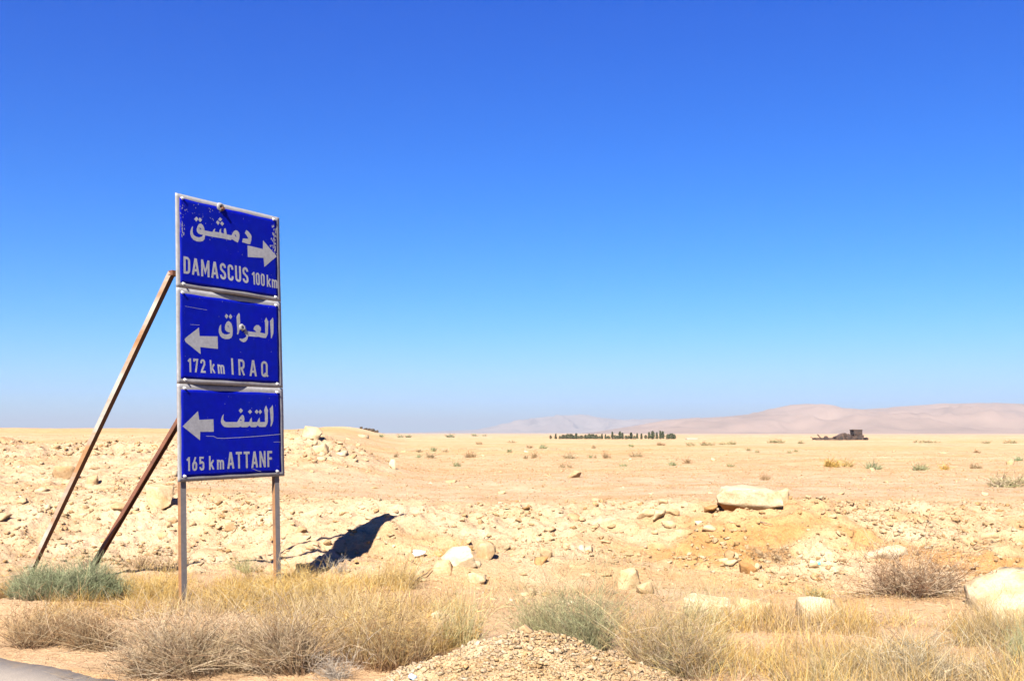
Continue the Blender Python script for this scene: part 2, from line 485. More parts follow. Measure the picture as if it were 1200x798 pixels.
build_hills('distant_hills', 15000, [(480, 507), (560, 503), (590, 497), (620, 491), (640, 488), (660, 487), (690, 487), (705, 490), (730, 492), (760, 490.5), (790, 491), (840, 494), (900, 500), (960, 507)],
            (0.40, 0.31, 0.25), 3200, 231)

# ------------------------------------------------------------------ air
def build_haze():
    bm = bmesh.new(); bmesh.ops.create_cube(bm, size=1.0)
    for v in bm.verts:
        v.co.x *= 44000; v.co.y = v.co.y * 30000 + 13000; v.co.z = -12 if v.co.z < 0 else 345
    me = bpy.data.meshes.new('haze'); bm.to_mesh(me); bm.free()
    m = bpy.data.materials.new('dusty_air'); m.use_nodes = True
    nt = m.node_tree; nt.nodes.clear()
    o = nt.nodes.new('ShaderNodeOutputMaterial'); v = nt.nodes.new('ShaderNodeVolumePrincipled')
    v.inputs['Color'].default_value = (0.315, 0.350, 0.415, 1)
    v.inputs['Density'].default_value = 0.000092
    v.inputs['Anisotropy'].default_value = 0.0
    nt.links.new(v.outputs['Volume'], o.inputs['Volume'])
    tag(link('haze', me, m), 'thin pale blue dust haze over the plain', 'haze', kind='stuff')
build_haze()

# ------------------------------------------------------------------ the road sign
SO = np.array([-3.0587, 9.2, 1.1489])
SU = np.array([0.53343426, 0.8458238, 0.00547628]); SV = np.array([-0.04841122, 0.0240664, 0.99853751]); SN = np.array([0.844455, -0.53291923, 0.0537852])
SW, SH = 1.346, 0.9065
SIGN_ROT = Matrix(((SU[0], SV[0], SN[0]), (SU[1], SV[1], SN[1]), (SU[2], SV[2], SN[2])))
def sgn(u, v, n):
    return Vector((u, v, n))

ARABIC = [
[[[(202, 618), (186, 600), (171, 565), (168, 532), (181, 502), (206, 482), (242, 473), (285, 477), (318, 488), (339, 509), (349, 550), (442, 550), (532, 554), (608, 555), (674, 554), (686, 568), (725, 553), (764, 544), (784, 587), (789, 626), (781, 652), (758, 667), (734, 666), (711, 650), (693, 622), (683, 605), (621, 604), (610, 664), (589, 660), (583, 634), (585, 607), (552, 608), (547, 628), (551, 653), (532, 638), (526, 616), (527, 608), (469, 606), (475, 639), (454, 624), (441, 599), (343, 597), (338, 623), (322, 647), (300, 659), (278, 652), (258, 627), (246, 596), (248, 572), (265, 554), (294, 549), (320, 551), (312, 532), (272, 516), (235, 520), (207, 530), (197, 558), (198, 587)], [(277, 613), (292, 614), (304, 600), (288, 598)], [(722, 619), (735, 620), (749, 600), (735, 599)]], [[(878, 692), (902, 685), (934, 662), (950, 639), (945, 594), (928, 552), (892, 551), (852, 556), (821, 556), (832, 598), (876, 602), (905, 606), (899, 619), (881, 638), (860, 659)]], [[(246, 717), (271, 701), (243, 666), (217, 689)]], [[(286, 717), (315, 697), (291, 670), (268, 689)]], [[(540, 764), (566, 747), (539, 723), (514, 738)]], [[(509, 728), (533, 708), (513, 680), (488, 705)]], [[(562, 727), (590, 708), (565, 681), (540, 702)]]],
[[[(531, 598), (514, 581), (502, 548), (502, 517), (516, 486), (543, 465), (583, 457), (627, 462), (658, 476), (672, 498), (677, 541), (675, 584), (664, 615), (644, 635), (623, 640), (603, 628), (585, 602), (578, 573), (581, 549), (601, 533), (628, 527), (644, 529), (638, 516), (604, 504), (570, 505), (543, 517), (532, 540), (531, 571)], [(609, 591), (622, 591), (632, 583), (617, 580)]], [[(600, 709), (624, 691), (603, 660), (578, 684)]], [[(652, 712), (675, 686), (653, 661), (627, 683)]], [[(763, 735), (773, 718), (776, 614), (777, 571), (763, 559), (756, 537), (745, 515), (731, 515), (736, 541), (729, 690), (738, 707)]], [[(848, 593), (853, 574), (865, 559), (919, 558), (987, 558), (976, 571), (949, 585), (963, 613), (992, 632), (1025, 632), (1050, 612), (1053, 588), (1038, 559), (1111, 554), (1111, 665), (1105, 686), (1130, 723), (1143, 698), (1159, 683), (1152, 629), (1148, 552), (1118, 508), (1063, 508), (1015, 514), (990, 511), (918, 509), (879, 509), (866, 476), (846, 453), (817, 442), (782, 451), (760, 468), (765, 476), (804, 476), (839, 492), (857, 507), (836, 527), (828, 548), (837, 576)]], [[(1223, 731), (1230, 708), (1230, 636), (1226, 563), (1212, 540), (1200, 511), (1190, 512), (1189, 555), (1185, 632), (1181, 690), (1197, 705)]]],
[[[(551, 630), (531, 612), (517, 582), (512, 553), (524, 528), (552, 506), (594, 501), (737, 502), (754, 508), (783, 502), (850, 503), (877, 518), (897, 503), (959, 503), (986, 519), (1007, 505), (1090, 505), (1115, 534), (1124, 560), (1124, 643), (1130, 674), (1118, 695), (1105, 723), (1090, 705), (1078, 674), (1085, 632), (1085, 555), (1017, 553), (1014, 601), (994, 580), (980, 554), (912, 553), (907, 601), (889, 582), (875, 554), (807, 553), (813, 584), (805, 614), (789, 625), (769, 614), (745, 589), (718, 553), (572, 552), (553, 565), (543, 582), (545, 607)], [(765, 583), (776, 571), (768, 561), (755, 573)]], [[(1193, 730), (1198, 701), (1202, 633), (1198, 565), (1186, 539), (1167, 508), (1160, 513), (1165, 560), (1159, 633), (1153, 690), (1175, 709)]], [[(768, 690), (797, 666), (767, 640), (740, 665)]], [[(888, 679), (914, 656), (887, 633), (861, 656)]], [[(976, 680), (1004, 657), (975, 635), (949, 657)]], [[(1022, 681), (1048, 657), (1019, 632), (1005, 656)]]]]
ARROWS = [
[(893, 535), (1104, 530), (1108, 622), (1299, 481), (1122, 344), (1111, 438), (895, 415)],
[(90, 418), (107, 437), (261, 545), (268, 463), (486, 477), (488, 354), (274, 358), (276, 290), (100, 396)],
[(55, 511), (236, 654), (250, 572), (421, 579), (422, 459), (260, 460), (256, 380)]]

def arc(cx, cy, rx, ry, a0, a1, n=7):
    return [(cx + rx * math.cos(math.radians(a0 + (a1 - a0) * k / n)), cy + ry * math.sin(math.radians(a0 + (a1 - a0) * k / n))) for k in range(n + 1)]
ST = 0.150; A_ = ST / 2
def glyph(ch):
    a = A_
    w = {'D': .47, 'A': .52, 'M': .62, 'S': .46, 'C': .45, 'U': .47, '1': .30, '0': .44, 'k': .46, 'm': .66, '7': .44, '2': .44, 'I': .15, 'R': .48, 'Q': .47,
         '6': .44, '5': .44, 'T': .48, 'N': .52, 'F': .42}[ch]
    r = w / 2 - a; c = w / 2
    stad = arc(c, 1 - a - r, r, r, 0, 180) + arc(c, a + r, r, r, 180, 360)
    P = []
    if ch == 'D': q = .17; P = [([(a, a), (a, 1 - a)] + arc(w - a - q, 1 - a - q, q, q, 90, 0) + arc(w - a - q, a + q, q, q, 0, -90), True)]
    if ch == 'A': P = [([(a * .8, 0), (c - .012, 1)], False), ([(w - a * .8, 0), (c + .012, 1)], False), ([(.14, .22 + a), (w - .14, .22 + a)], False)]
    if ch == 'M': P = [([(a, 0), (a, 1)], False), ([(w - a, 0), (w - a, 1)], False), ([(a, 1), (c, .28), (w - a, 1)], False)]
    if ch == 'S': P = [([(w - a, .73)] + arc(c, 1 - a - r, r, r, 0, 180) + [(a, .70), (a + .03, .60), (w - a - .03, .41), (w - a, .32)] + arc(c, a + r, r, r, 0, -180) + [(a, .27)], False)]
    if ch == 'C': P = [([(w - a, .70)] + arc(c, 1 - a - r, r, r, 0, 180) + arc(c, a + r, r, r, 180, 360) + [(w - a, .30)], False)]
    if ch == 'U': P = [([(a, 1)] + arc(c, a + r, r, r, 180, 360) + [(w - a, 1)], False)]
    if ch == '0': P = [(stad, True)]
    if ch == '1': P = [([(w - a, 0), (w - a, 1)], False), ([(w - a, .96), (a * .5, .76)], False)]
    if ch == 'k': P = [([(a, 0), (a, 1)], False), ([(a, .26), (w - a * .7, .70)], False), ([(.40 * w, .42), (w - a * .6, 0)], False)]
    if ch == 'm':
        r2 = (w - 2 * a) / 4
        P = [([(a, 0), (a, .71)], False), (arc(a + r2, .70 - a - r2, r2, r2, 180, 0) + [(c, 0)], False), (arc(w - a - r2, .70 - a - r2, r2, r2, 180, 0) + [(w - a, 0)], False)]
    if ch == '7': P = [([(0, 1 - a), (w - a, 1 - a), (w * .42, 0)], False), ([(a, 1), (a, .78)], False)]
    if ch == '2': P = [([(a, .70)] + arc(c, 1 - a - r, r, r, 180, 0) + [(w - a, .62), (a + .03, .17), (a, a), (w, a)], False)]
    if ch == 'I': P = [([(a, 0), (a, 1)], False)]
    if ch == 'R': q = .17; P = [([(a, 0), (a, 1)], False), ([(a, 1 - a)] + arc(w - a - q, 1 - a - q, q, q, 90, 0) + arc(w - a - q, .44 + q, q, q, 0, -90) + [(a, .44)], False), ([(.24, .44), (w - a * .8, 0)], False)]
    if ch == 'Q': P = [(stad, True), ([(w * .52, .24), (w + .01, .03)], False)]
    if ch == '6': P = [(arc(c, .60 - r, r, r, 0, 180) + arc(c, a + r, r, r, 180, 360), True), ([(a + .005, .38), (w * .68, 1)], False)]
    if ch == '5': P = [([(w - a * .6, 1 - a), (a, 1 - a), (a, .55), (c, .60)] + arc(c, .60 - r, r, r, 80, 0) + arc(c, a + r, r, r, 0, -180) + [(a, .26)], False)]
    if ch == 'T': P = [([(0, 1 - a), (w, 1 - a)], False), ([(c, 1 - a), (c, 0)], False)]
    if ch == 'N': P = [([(a, 0), (a, 1)], False), ([(w - a, 0), (w - a, 1)], False), ([(a, .98), (w - a, .02)], False)]
    if ch == 'F': P = [([(a, 0), (a, 1)], False), ([(a, 1 - a), (w, 1 - a)], False), ([(a, .53), (w * .9, .53)], False)]
    return w, P

def ribbon(pts, closed, hw):
    p = [Vector(q) for q in pts]; n = len(p); L = []; Rr = []
    for i in range(n):
        a = p[i - 1] if (i > 0 or closed) else None
        b = p[(i + 1) % n] if (i < n - 1 or closed) else None
        d1 = (p[i] - a).normalized() if a is not None and (p[i] - a).length > 1e-6 else None
        d2 = (b - p[i]).normalized() if b is not None and (b - p[i]).length > 1e-6 else None
        d1 = d1 or d2; d2 = d2 or d1
        m = (d1 + d2); m = m.normalized() if m.length > 1e-4 else d1
        nrm = Vector((-m.y, m.x)); k = 1.0 / max(0.45, nrm.dot(Vector((-d1.y, d1.x))))
        L.append(p[i] + nrm * hw * k); Rr.append(p[i] - nrm * hw * k)
    return L, Rr

def panel_offset(k, u, v):
    """the sheets have buckled: the lower edge of the two upper panels stands out, the corners are flat"""
    o = 0.0
    if k == 0: c, hw = 0.78, 0.36
    elif k == 1: c, hw = 0.51, 0.36
    else: c, hw = 0.6, 0.0001
    t = (u - c) / hw
    if abs(t) < 1: o += 0.023 * (1 - t * t) * math.exp(-(v / 0.13) ** 2)
    o += 0.0025 * math.sin(u * 4.1 + k) * math.sin(v * 5 + 2 * k)
    return o

def text_mesh(items, k, v0):
    V = []; Fc = []; lift = 0.0016
    for s, (u0, u1, w0, w1) in items:
        gl = [glyph(c) for c in s]
        Hh = w1 - w0; tot = sum(g[0] for g in gl) * Hh
        gap = ((u1 - u0) - tot) / max(1, len(s) - 1) if len(s) > 1 else 0
        sx = 1.0
        if gap < 0.012: sx = ((u1 - u0) - 0.016 * (len(s) - 1)) / tot; gap = 0.016
        if len(s) == 1: sx = (u1 - u0) / tot
        cu = u0
        for w, P in gl:
            for pts, cl in P:
                q = [(x * Hh * sx, y * Hh) for x, y in pts]
                L, Rr = ribbon(q, cl, A_ * Hh * min(1, sx * 1.05))
                b = len(V); n = len(L); lift += 0.00004
                for a in L + Rr:
                    uu = cu + a.x; vv = min(max(w0 + a.y, w0), w1)
                    V.append((uu, v0 + vv, lift + panel_offset(k, uu, vv)))
                for i in range(n if cl else n - 1):
                    j = (i + 1) % n
                    Fc.append((b + i, b + n + i, b + n + j, b + j))
            cu += w * Hh * sx + gap
    return np_mesh('lettering', np.array(V), np.array(Fc))

def poly_mesh(name, polys, k, v0, lift):
    V = []; T = []
    for poly in polys:
        loops = [[Vector((x / 1000, y / 1000, 0)) for x, y in lp] for lp in poly]
        b = len(V); flat = [q for lp in loops for q in lp]
        for q in flat: V.append((q.x, v0 + q.y, lift + panel_offset(k, q.x, q.y)))
        for t in tessellate_polygon(loops):
            a, c, d = (flat[i] for i in t)
            cr = (c - a).cross(d - a).z
            T.append(tuple(b + i for i in (t if cr > 0 else t[::-1])))
    return np_mesh(name, np.array(V), np.array(T))

def sheet_mesh(name, k, u0, u1, v0, v1, vb, n0, n1, nu=40, nv=28, wob=0.0):
    """a bent sheet with thickness"""
    us = np.linspace(u0, u1, nu); vs = np.linspace(v0, v1, nv); V = []
    for nlev in (n1, n0):
        for j, v in enumerate(vs):
            for i, u in enumerate(us):
                du = dv = 0
                if wob:
                    if i in (0, nu - 1): du = wob * math.sin(v * 23 + k * 3)
                    if j in (0, nv - 1): dv = wob * math.sin(u * 17 + k * 5)
                V.append((u + du, vb + v + dv, nlev + panel_offset(k, u, v)))
    Fc = []; n = nu * nv
    for j in range(nv - 1):
        for i in range(nu - 1):
            a = j * nu + i
            Fc.append((a, a + 1, a + nu + 1, a + nu)); Fc.append((n + a, n + a + nu, n + a + nu + 1, n + a + 1))
    edge = [i for i in range(nu)] + [j * nu + nu - 1 for j in range(1, nv)] + [(nv - 1) * nu + i for i in range(nu - 2, -1, -1)] + [j * nu for j in range(nv - 2, 0, -1)]
    for a, b in zip(edge, edge[1:] + edge[:1]): Fc.append((a, n + a, n + b, b))
    return np_mesh(name, np.array(V), np.array(Fc), False)

def box_mesh(name, x0, x1, y0, y1, z0, z1, bev=0.0):
    bm = bmesh.new(); bmesh.ops.create_cube(bm, size=1.0)
    for v in bm.verts:
        v.co = Vector((x0 if v.co.x < 0 else x1, y0 if v.co.y < 0 else y1, z0 if v.co.z < 0 else z1))
    if bev: bmesh.ops.bevel(bm, geom=bm.edges[:], offset=bev, segments=1, affect='EDGES')
    me = bpy.data.meshes.new(name); bm.to_mesh(me); bm.free()
    return me

def beam(name, p0, p1, prof, roll, mat, parent, segs=10, wob=0.0, xdir=None, mat2=None, n2=None):
    """extrude an open or closed cross-section (list of 2-D points, closed) from p0 to p1"""
    p0 = Vector(p0); p1 = Vector(p1); d = (p1 - p0); L = d.length; d.normalize()
    ref = Vector((0, 0, 1)) if abs(d.z) < 0.95 else Vector((0, 1, 0))
    X = d.cross(ref).normalized(); Y = X.cross(d).normalized()
    if xdir is not None:
        X = Vector(xdir); X = (X - d * X.dot(d)).normalized(); Y = d.cross(X)
    c, s = math.cos(roll), math.sin(roll)
    X, Y = X * c + Y * s, Y * c - X * s
    V = []; Fc = []; m = len(prof)
    for k in range(segs + 1):
        t = k / segs; o = p0 + d * L * t + X * wob * math.sin(t * 3.0) 
        V += [o + X * a + Y * b for a, b in prof]
    for k in range(segs):
        for i in range(m):
            j = (i + 1) % m
            Fc.append((k * m + i, k * m + j, (k + 1) * m + j, (k + 1) * m + i))
    me = bpy.data.meshes.new(name)
    me.from_pydata([tuple(v) for v in V], [], Fc + [tuple(range(m))[::-1], tuple(segs * m + i for i in range(m))])
    me.update()
    if mat2 is not None:
        me.materials.append(mat); me.materials.append(mat2)
        bm = bmesh.new(); bm.from_mesh(me); bmesh.ops.recalc_face_normals(bm, faces=bm.faces[:]); bm.to_mesh(me); bm.free()
        n2 = Vector(n2).normalized()
        for p in me.polygons:
            if p.normal.dot(n2) > 0.72: p.material_index = 1
    return link(name, me, mat, parent)

def bolt_mesh(r=0.011, h=0.016):
    bm = bmesh.new()
    bmesh.ops.create_cone(bm, cap_ends=True, segments=8, radius1=r * 1.5, radius2=r * 1.35, depth=0.004, matrix=Matrix.Translation((0, 0, 0.002)))
    bmesh.ops.create_cone(bm, cap_ends=True, segments=6, radius1=r, radius2=r * 0.85, depth=h, matrix=Matrix.Translation((0, 0, 0.004 + h / 2)))
    me = bpy.data.meshes.new('bolt'); bm.to_mesh(me); bm.free()
    me.materials.append(M_bolt)
    return me

def dent_mesh(name, r, h, seed):
    """a torn, pushed-out crater of sheet metal"""
    rr = random.Random(seed); V = [(0, 0, h * 0.25)]; Fc = []; n = 12
    rings = [(0.35, 0.55), (0.62, 1.0), (1.0, 0.0)]
    for q, z in rings:
        for i in range(n):
            a = i / n * math.tau; k = q * r * rr.uniform(0.8, 1.2)
            V.append((k * math.cos(a), k * math.sin(a), h * z * rr.uniform(0.7, 1.2)))
    for i in range(n): Fc.append((0, 1 + i, 1 + (i + 1) % n))
    for k in range(2):
        for i in range(n):
            j = (i + 1) % n
            a = 1 + k * n
            Fc.append((a + i, a + n + i, a + n + j)); Fc.append((a + i, a + n + j, a + j))
    return np_mesh(name, np.array(V), np.array(Fc), False)

def build_sign():
    root = empty('road_sign')
    root.matrix_world = Matrix.Translation(Vector(SO)) @ SIGN_ROT.to_4x4()
    tag(root, 'tall blue road sign of three panels on two rusty posts with back struts', 'road sign')
    TEXT = [[('DAMASCUS', (.085, .895, .140, .305)), ('100', (.945, 1.120, .139, .270)), ('km', (1.150, 1.300, .139, .266))],
            [('172', (.122, .328, .112, .243)), ('km', (.383, .561, .112, .240)), ('I', (.648, .676, .110, .273)), ('R', (.740, .826, .108, .270)), ('A', (.892, .985, .106, .270)), ('Q', (1.044, 1.138, .106, .268))],
            [('165', (.098, .303, .097, .226)), ('km', (.359, .541, .099, .230)), ('ATTANF', (.583, 1.175, .100, .262))]]
    BLUE = [(.045, 1.305, .045, .866), (.043, 1.303, .048, .855), (.041, 1.301, .043, .853)]
    BOLTS = [[(79, 868), (1261, 872), (81, 40), (1268, 44)], [(69, 862), (1268, 864), (87, 38), (1266, 42)], [(81, 866), (1257, 862), (73, 52), (1240, 54)]]
    bm_ = bolt_mesh()
    names = ['upper panel pointing right to Damascus', 'middle panel pointing left to Iraq', 'lower panel pointing left to Attanf']
    for k in range(3):
        vb = SH * (2 - k)
        P = link('sign_panel', sheet_mesh('sign_panel', k, 0.0, SW, 0.0012, SH - 0.0012, vb, -0.004, 0.0), M_frame, root)
        P['label'] = names[k]
        u0, u1, w0, w1 = BLUE[k]
        link('blue_field', sheet_mesh('blue_field', k, u0, u1, w0, w1, vb, 0.0003, 0.0010, wob=0.002), M_blue, P)
        link('arabic_lettering', poly_mesh('arabic_lettering', ARABIC[k], k, vb, 0.0018), M_white, P)
        link('lettering', text_mesh(TEXT[k], k, vb), M_white, P)
        link('arrow', poly_mesh('arrow', [[ARROWS[k]]], k, vb, 0.0017), M_white, P)
        for u, v in BOLTS[k]:
            b = link('bolt', bm_, None, P); b.location = (u / 1000, vb + v / 1000, panel_offset(k, u / 1000, v / 1000) + 0.001)
            b.rotation_euler = (0, 0, u * 0.01)
        # chipped film: white flecks where the blue has come off
        rr = random.Random(50 + k); V = []; T = []
        spots = []
        if k == 0:
            spots += [(rr.gauss(1.265, 0.022), rr.uniform(.50, .82), rr.uniform(.004, .016)) for _ in range(75)]
            spots += [(rr.gauss(.075, 0.014), rr.uniform(.48, .80), rr.uniform(.003, .011)) for _ in range(45)]
            spots += [(rr.uniform(.06, .55), rr.uniform(.66, .85), rr.uniform(.003, .009)) for _ in range(26)]
            spots += [(rr.uniform(.06, 1.28), rr.uniform(.06, .85), rr.uniform(.002, .006)) for _ in range(30)]
        else:
            spots += [(rr.uniform(.06, 1.28), rr.uniform(.06, .84), rr.uniform(.002, .005)) for _ in range(22)]
        for u, v, r in spots:
            if not (u0 + .004 < u < u1 - .004): continue
            b = len(V); n = 6; ph = rr.random() * 6
            for i in range(n):
                a = i / n * math.tau + ph; q = r * rr.uniform(.35, 1.1)
                uu = u + q * 0.6 * math.cos(a); vv = v + q * 1.2 * math.sin(a)
                V.append((uu, vb + vv, 0.00125 + panel_offset(k, uu, vv)))
            T += [(b, b + i, b + i + 1) for i in range(1, n - 1)]
        def scratch(pts, w):
            for (x0, y0), (x1, y1) in zip(pts, pts[1:]):
                b = len(V)
                V.extend([(x0, vb + y0 - w, .00135 + panel_offset(k, x0, y0)), (x1, vb + y1 - w, .00135 + panel_offset(k, x1, y1)), (x1, vb + y1 + w, .00135 + panel_offset(k, x1, y1)), (x0, vb + y0 + w, .00135 + panel_offset(k, x0, y0))])
                T.extend([(b, b + 1, b + 2), (b, b + 2, b + 3)])
        if k == 2:
            scratch([(.33, .418), (.42, .416), (.46, .398), (.55, .395), (.75, .402), (.95, .410), (1.10, .418), (1.30, .430)], .0022)
            scratch([(.89, .098), (.97, .068), (1.02, .060)], .002); scratch([(1.20, .352), (1.30, .350)], .0015)
        if k == 1:
            scratch([(.10, .735), (.22, .728), (.36, .724)], .0012); scratch([(.16, .565), (.27, .570)], .0013); scratch([(.095, .73), (.10, .50)], .0012)
        tag(link('chipped_film', np_mesh('chipped_film', np.array(V), np.array(T)), M_white, P), kind='stuff')
        if k == 0:
            d = link('dented_fixing', dent_mesh('dented_fixing', .042, .022, 3), M_frame, P); d.location = (.545, vb + .868, .0012)
            d2 = link('rusty_bolt', bm_.copy(), None, P); d2.data.materials.clear(); d2.data.materials.append(M_rust_and_shade); d2.location = (.556, vb + .852, .014); d2.scale = (1.6, 1.6, 1.3)
        if k == 1:
            d = link('bullet_dent', dent_mesh('bullet_dent', .040, .022, 9), M_frame, P); d.location = (.800, vb + .590, .0015)
    for vj in (SH * 2, SH):
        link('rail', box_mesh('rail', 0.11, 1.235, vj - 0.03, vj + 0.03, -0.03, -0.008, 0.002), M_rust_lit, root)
    # posts: C-channels
    def cprof(a, t):
        b = a * 0.62
        return [(-a, -b), (a, -b), (a, b), (a - t, b), (a - t, -b + t), (-a + t, -b + t), (-a + t, b), (-a, b)]
    for u, vbot, off in ((0.078, -1.5, 0), (1.268, -1.55, 0.012)):
        q = beam('post', (u - off * 1.2, vbot, -0.044), (u, 2.69, -0.040), cprof(0.032, 0.006), math.pi, M_post, root, mat2=M_rust_lit, n2=(-1, 0, 0))  # sun-facing side: rust, with the sunlight put into its brighter orange
    # struts at the back: angle irons down to the ground
    inv = root.matrix_world.inverted()
    f1 = gp(21, 676); f2 = gp(88, 674)
    t1 = Vector((0.030, 1.965, -0.098)); t2 = Vector((1.13, 1.965, -0.10))
    e1 = inv @ (f1 - Vector((0, 0, 0.25))); e2 = inv @ (f2 - Vector((0, 0, 0.25)))
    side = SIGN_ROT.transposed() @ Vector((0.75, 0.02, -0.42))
    sq = [(-.026, -.026), (.026, -.026), (.026, .026), (-.026, .026)]
    beam('strut', e1, t1, sq, math.radians(-26), M_strut, root, xdir=side, mat2=M_rust_and_shade, n2=side, )  # side face turned from the sun: its shade is put into the dark brown
    q = beam('strut', e2, t2, [(-.028, -.026), (.028, -.026), (.028, -.016), (.008, -.016), (.008, .016), (.028, .016), (.028, .026), (-.028, .026)], math.radians(-38), M_rust_and_shade, root, xdir=side)
    for u in (0.03, 1.22):
        b = link('strut_bracket', box_mesh('strut_bracket', u - 0.025, u + 0.055, 1.935, 1.985, -0.118, -0.0615, 0.003), M_rust_and_shade, root)
build_sign()

# ------------------------------------------------------------------ stones
def ico(sub):
    bm = bmesh.new(); bmesh.ops.create_icosphere(bm, subdivisions=sub, radius=1.0)
    V = np.array([v.co[:] for v in bm.verts]); Fc = np.array([[v.index for v in f.verts] for f in bm.faces]); bm.free()
    return V / np.linalg.norm(V, axis=1)[:, None], Fc
ICO1, ICO2, ICO3, ICO4 = ico(1), ico(2), ico(3), ico(4)

def stone_shape(base, rng, facets=14, rough=0.05):
    D, Fc = base
    n = rng.normal(size=(facets, 3)); n /= np.linalg.norm(n, axis=1)[:, None]
    h = rng.uniform(0.5, 1.0, facets)
    dn = D @ n.T
    r = np.where(dn > 0.08, h[None, :] / np.maximum(dn, 0.08), 9).min(1)
    r = np.minimum(r, 1.6)
    r = r * (1 + rough * rng.normal(size=len(r)))
    return D * r[:, None], Fc

def hull_np(pts, sub=0, amp=0.0, seed=0):
    bm = bmesh.new()
    for p in pts: bm.verts.new(tuple(float(v) for v in p))
    bmesh.ops.convex_hull(bm, input=bm.verts[:])
    lone = [v for v in bm.verts if not v.link_faces]
    bmesh.ops.delete(bm, geom=lone, context='VERTS')
    bmesh.ops.triangulate(bm, faces=bm.faces[:])
    for _ in range(sub):
        bmesh.ops.subdivide_edges(bm, edges=bm.edges[:], cuts=1, use_grid_fill=True)
        bmesh.ops.triangulate(bm, faces=bm.faces[:])
    bm.normal_update(); bm.verts.index_update()
    V = np.array([v.co[:] for v in bm.verts]); Nn = np.array([v.normal[:] for v in bm.verts])
    Fc = np.array([[v.index for v in f.verts] for f in bm.faces]); bm.free()
    if amp:
        sz = np.abs(V).max(); a = V[:, 0] / sz * 2.6 + V[:, 1] / sz * 1.7 + seed * 3.1; c = V[:, 2] / sz * 2.9 - V[:, 1] / sz * 1.3
        d = fbm(a, c, 3, seed) + 0.5 * fbm(a * 3.7, c * 3.7, 2, seed + 5)
        cr = np.abs(fbm(a * 0.8 + 4, c * 0.8, 2, seed + 9)); d -= 0.8 * (1 - np.clip(cr / 0.06, 0, 1))
        V = V + Nn * (amp * sz * d)[:, None]
    return V, Fc

def stone_mesh(name, base, seed, dims, mat, facets=14, rough=0.03, smooth=False):
    rng = np.random.default_rng(seed)
    p = rng.normal(size=(facets, 3)); p /= np.linalg.norm(p, axis=1)[:, None]
    p *= rng.uniform(0.75, 1.0, facets)[:, None]; p = np.sign(p) * np.abs(p) ** 0.75
    sub = {len(ICO1[0]): 0, len(ICO2[0]): 1, len(ICO3[0]): 2, len(ICO4[0]): 3}[len(base[0])]
    V, Fc = hull_np(p, sub, 0.028 if sub else 0, seed)
    lo, hi = V.min(0), V.max(0)
    V = (V - (lo + hi) / 2) / (hi - lo) * np.array(dims)
    V[:, 2] += dims[2] * 0.5
    me = np_mesh(name, V, Fc, smooth)
    me.materials.append(mat)
    return me

def block(name, px, by, front, back, d0, d1, mat, label, seed, cat='rock', under=0, lift=0.0):
    """a big stone from its measured outline (right, up, in photo pixels) on the front and the back"""
    p = gp(px, by); k = scale_at(p); rng = np.random.default_rng(seed)
    P = [(x * k, (-d0 + rng.uniform(-3, 3) + (under if z < 9 else 0)) * k, z * k) for x, z in front] + [(x * k, (d1 + rng.uniform(-4, 4)) * k, z * k) for x, z in back]
    V, Fc = hull_np(P, 3, 0.026, seed)
    me = np_mesh(name, V, Fc, False); me.materials.append(mat)
    o = link(name, me); o.location = (p.x, p.y + d0 * k * 0.7, ground(p.x, p.y + 0.1) + lift)
    return tag(o, label, cat)

def rock(px, base_y, wpx, hpx, label, mat=None, seed=0, name='rock', depth=0.8, sink=0.38, rot=None, base=None, facets=14, group=None, cat='rock'):
    p = gp(px, base_y); k = scale_at(p)
    w = wpx * k; hh = hpx * k * (1 + sink)
    me = stone_mesh(name, base or ICO3, seed, (w, w * depth, hh), mat or M_stone, facets)
    o = link(name, me)
    o.location = (p.x, p.y + w * depth * 0.35, ground(p.x, p.y) - hh * sink / (1 + sink))
    o.rotation_euler = (0, 0, rot if rot is not None else (seed % 7 - 3) * 0.12)
    return tag(o, label, cat, group)

# the stones that can be pointed at one by one
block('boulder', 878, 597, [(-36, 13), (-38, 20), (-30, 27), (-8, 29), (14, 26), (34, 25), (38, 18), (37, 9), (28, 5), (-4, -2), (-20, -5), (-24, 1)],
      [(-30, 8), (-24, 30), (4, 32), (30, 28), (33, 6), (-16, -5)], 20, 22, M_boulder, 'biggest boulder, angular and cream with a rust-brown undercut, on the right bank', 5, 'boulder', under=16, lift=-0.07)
rock(838, 600, 24, 7, 'brown clod wedged under the left end of the big boulder', M_clod, 6)
rock(918, 590, 18, 18, 'small upright cream block against the right end of the big boulder', M_stone, 8)
block('rock_slab', 1206, 726, [(-40, 2), (-46, -14), (-30, 13), (0, 8), (30, 17), (60, 13), (110, 10), (110, -16)], [(-26, 36), (6, 48), (-38, 26), (70, 50), (110, 44), (-40, -10), (110, -12)], 12, 70, M_stone_white, 'broad chalk-white slab at the right edge of the picture', 9)
rock(836, 724, 56, 24, 'left of two low pale rocks half buried behind the dry grass', M_stone_white, 21, base=ICO4)
rock(884, 727, 50, 24, 'right of two low pale rocks half buried behind the dry grass', M_stone, 22, base=ICO4)
rock(966, 724, 54, 22, 'white angular rock standing out of the dry grass edge', M_stone_white, 23, base=ICO4)
rock(737, 690, 26, 24, 'upright cream rock above the grey-green bushes', M_stone, 24)
rock(757, 696, 20, 14, 'small rounded rock right of the upright cream rock', M_stone, 25)
rock(1046, 657, 58, 15, 'flat white rock left of the tangled dead bush', M_stone_white, 26, depth=0.5)
rock(540, 664, 44, 22, 'largest pale rock on top of the rubble beside the ditch', M_stone_white, 141, base=ICO4, depth=0.7)
rock(569, 655, 24, 18, 'squarish pale block right of the largest rubble rock', M_stone, 128)
rock(519, 672, 24, 15, 'pale rock left of the largest rubble rock', M_stone, 29)
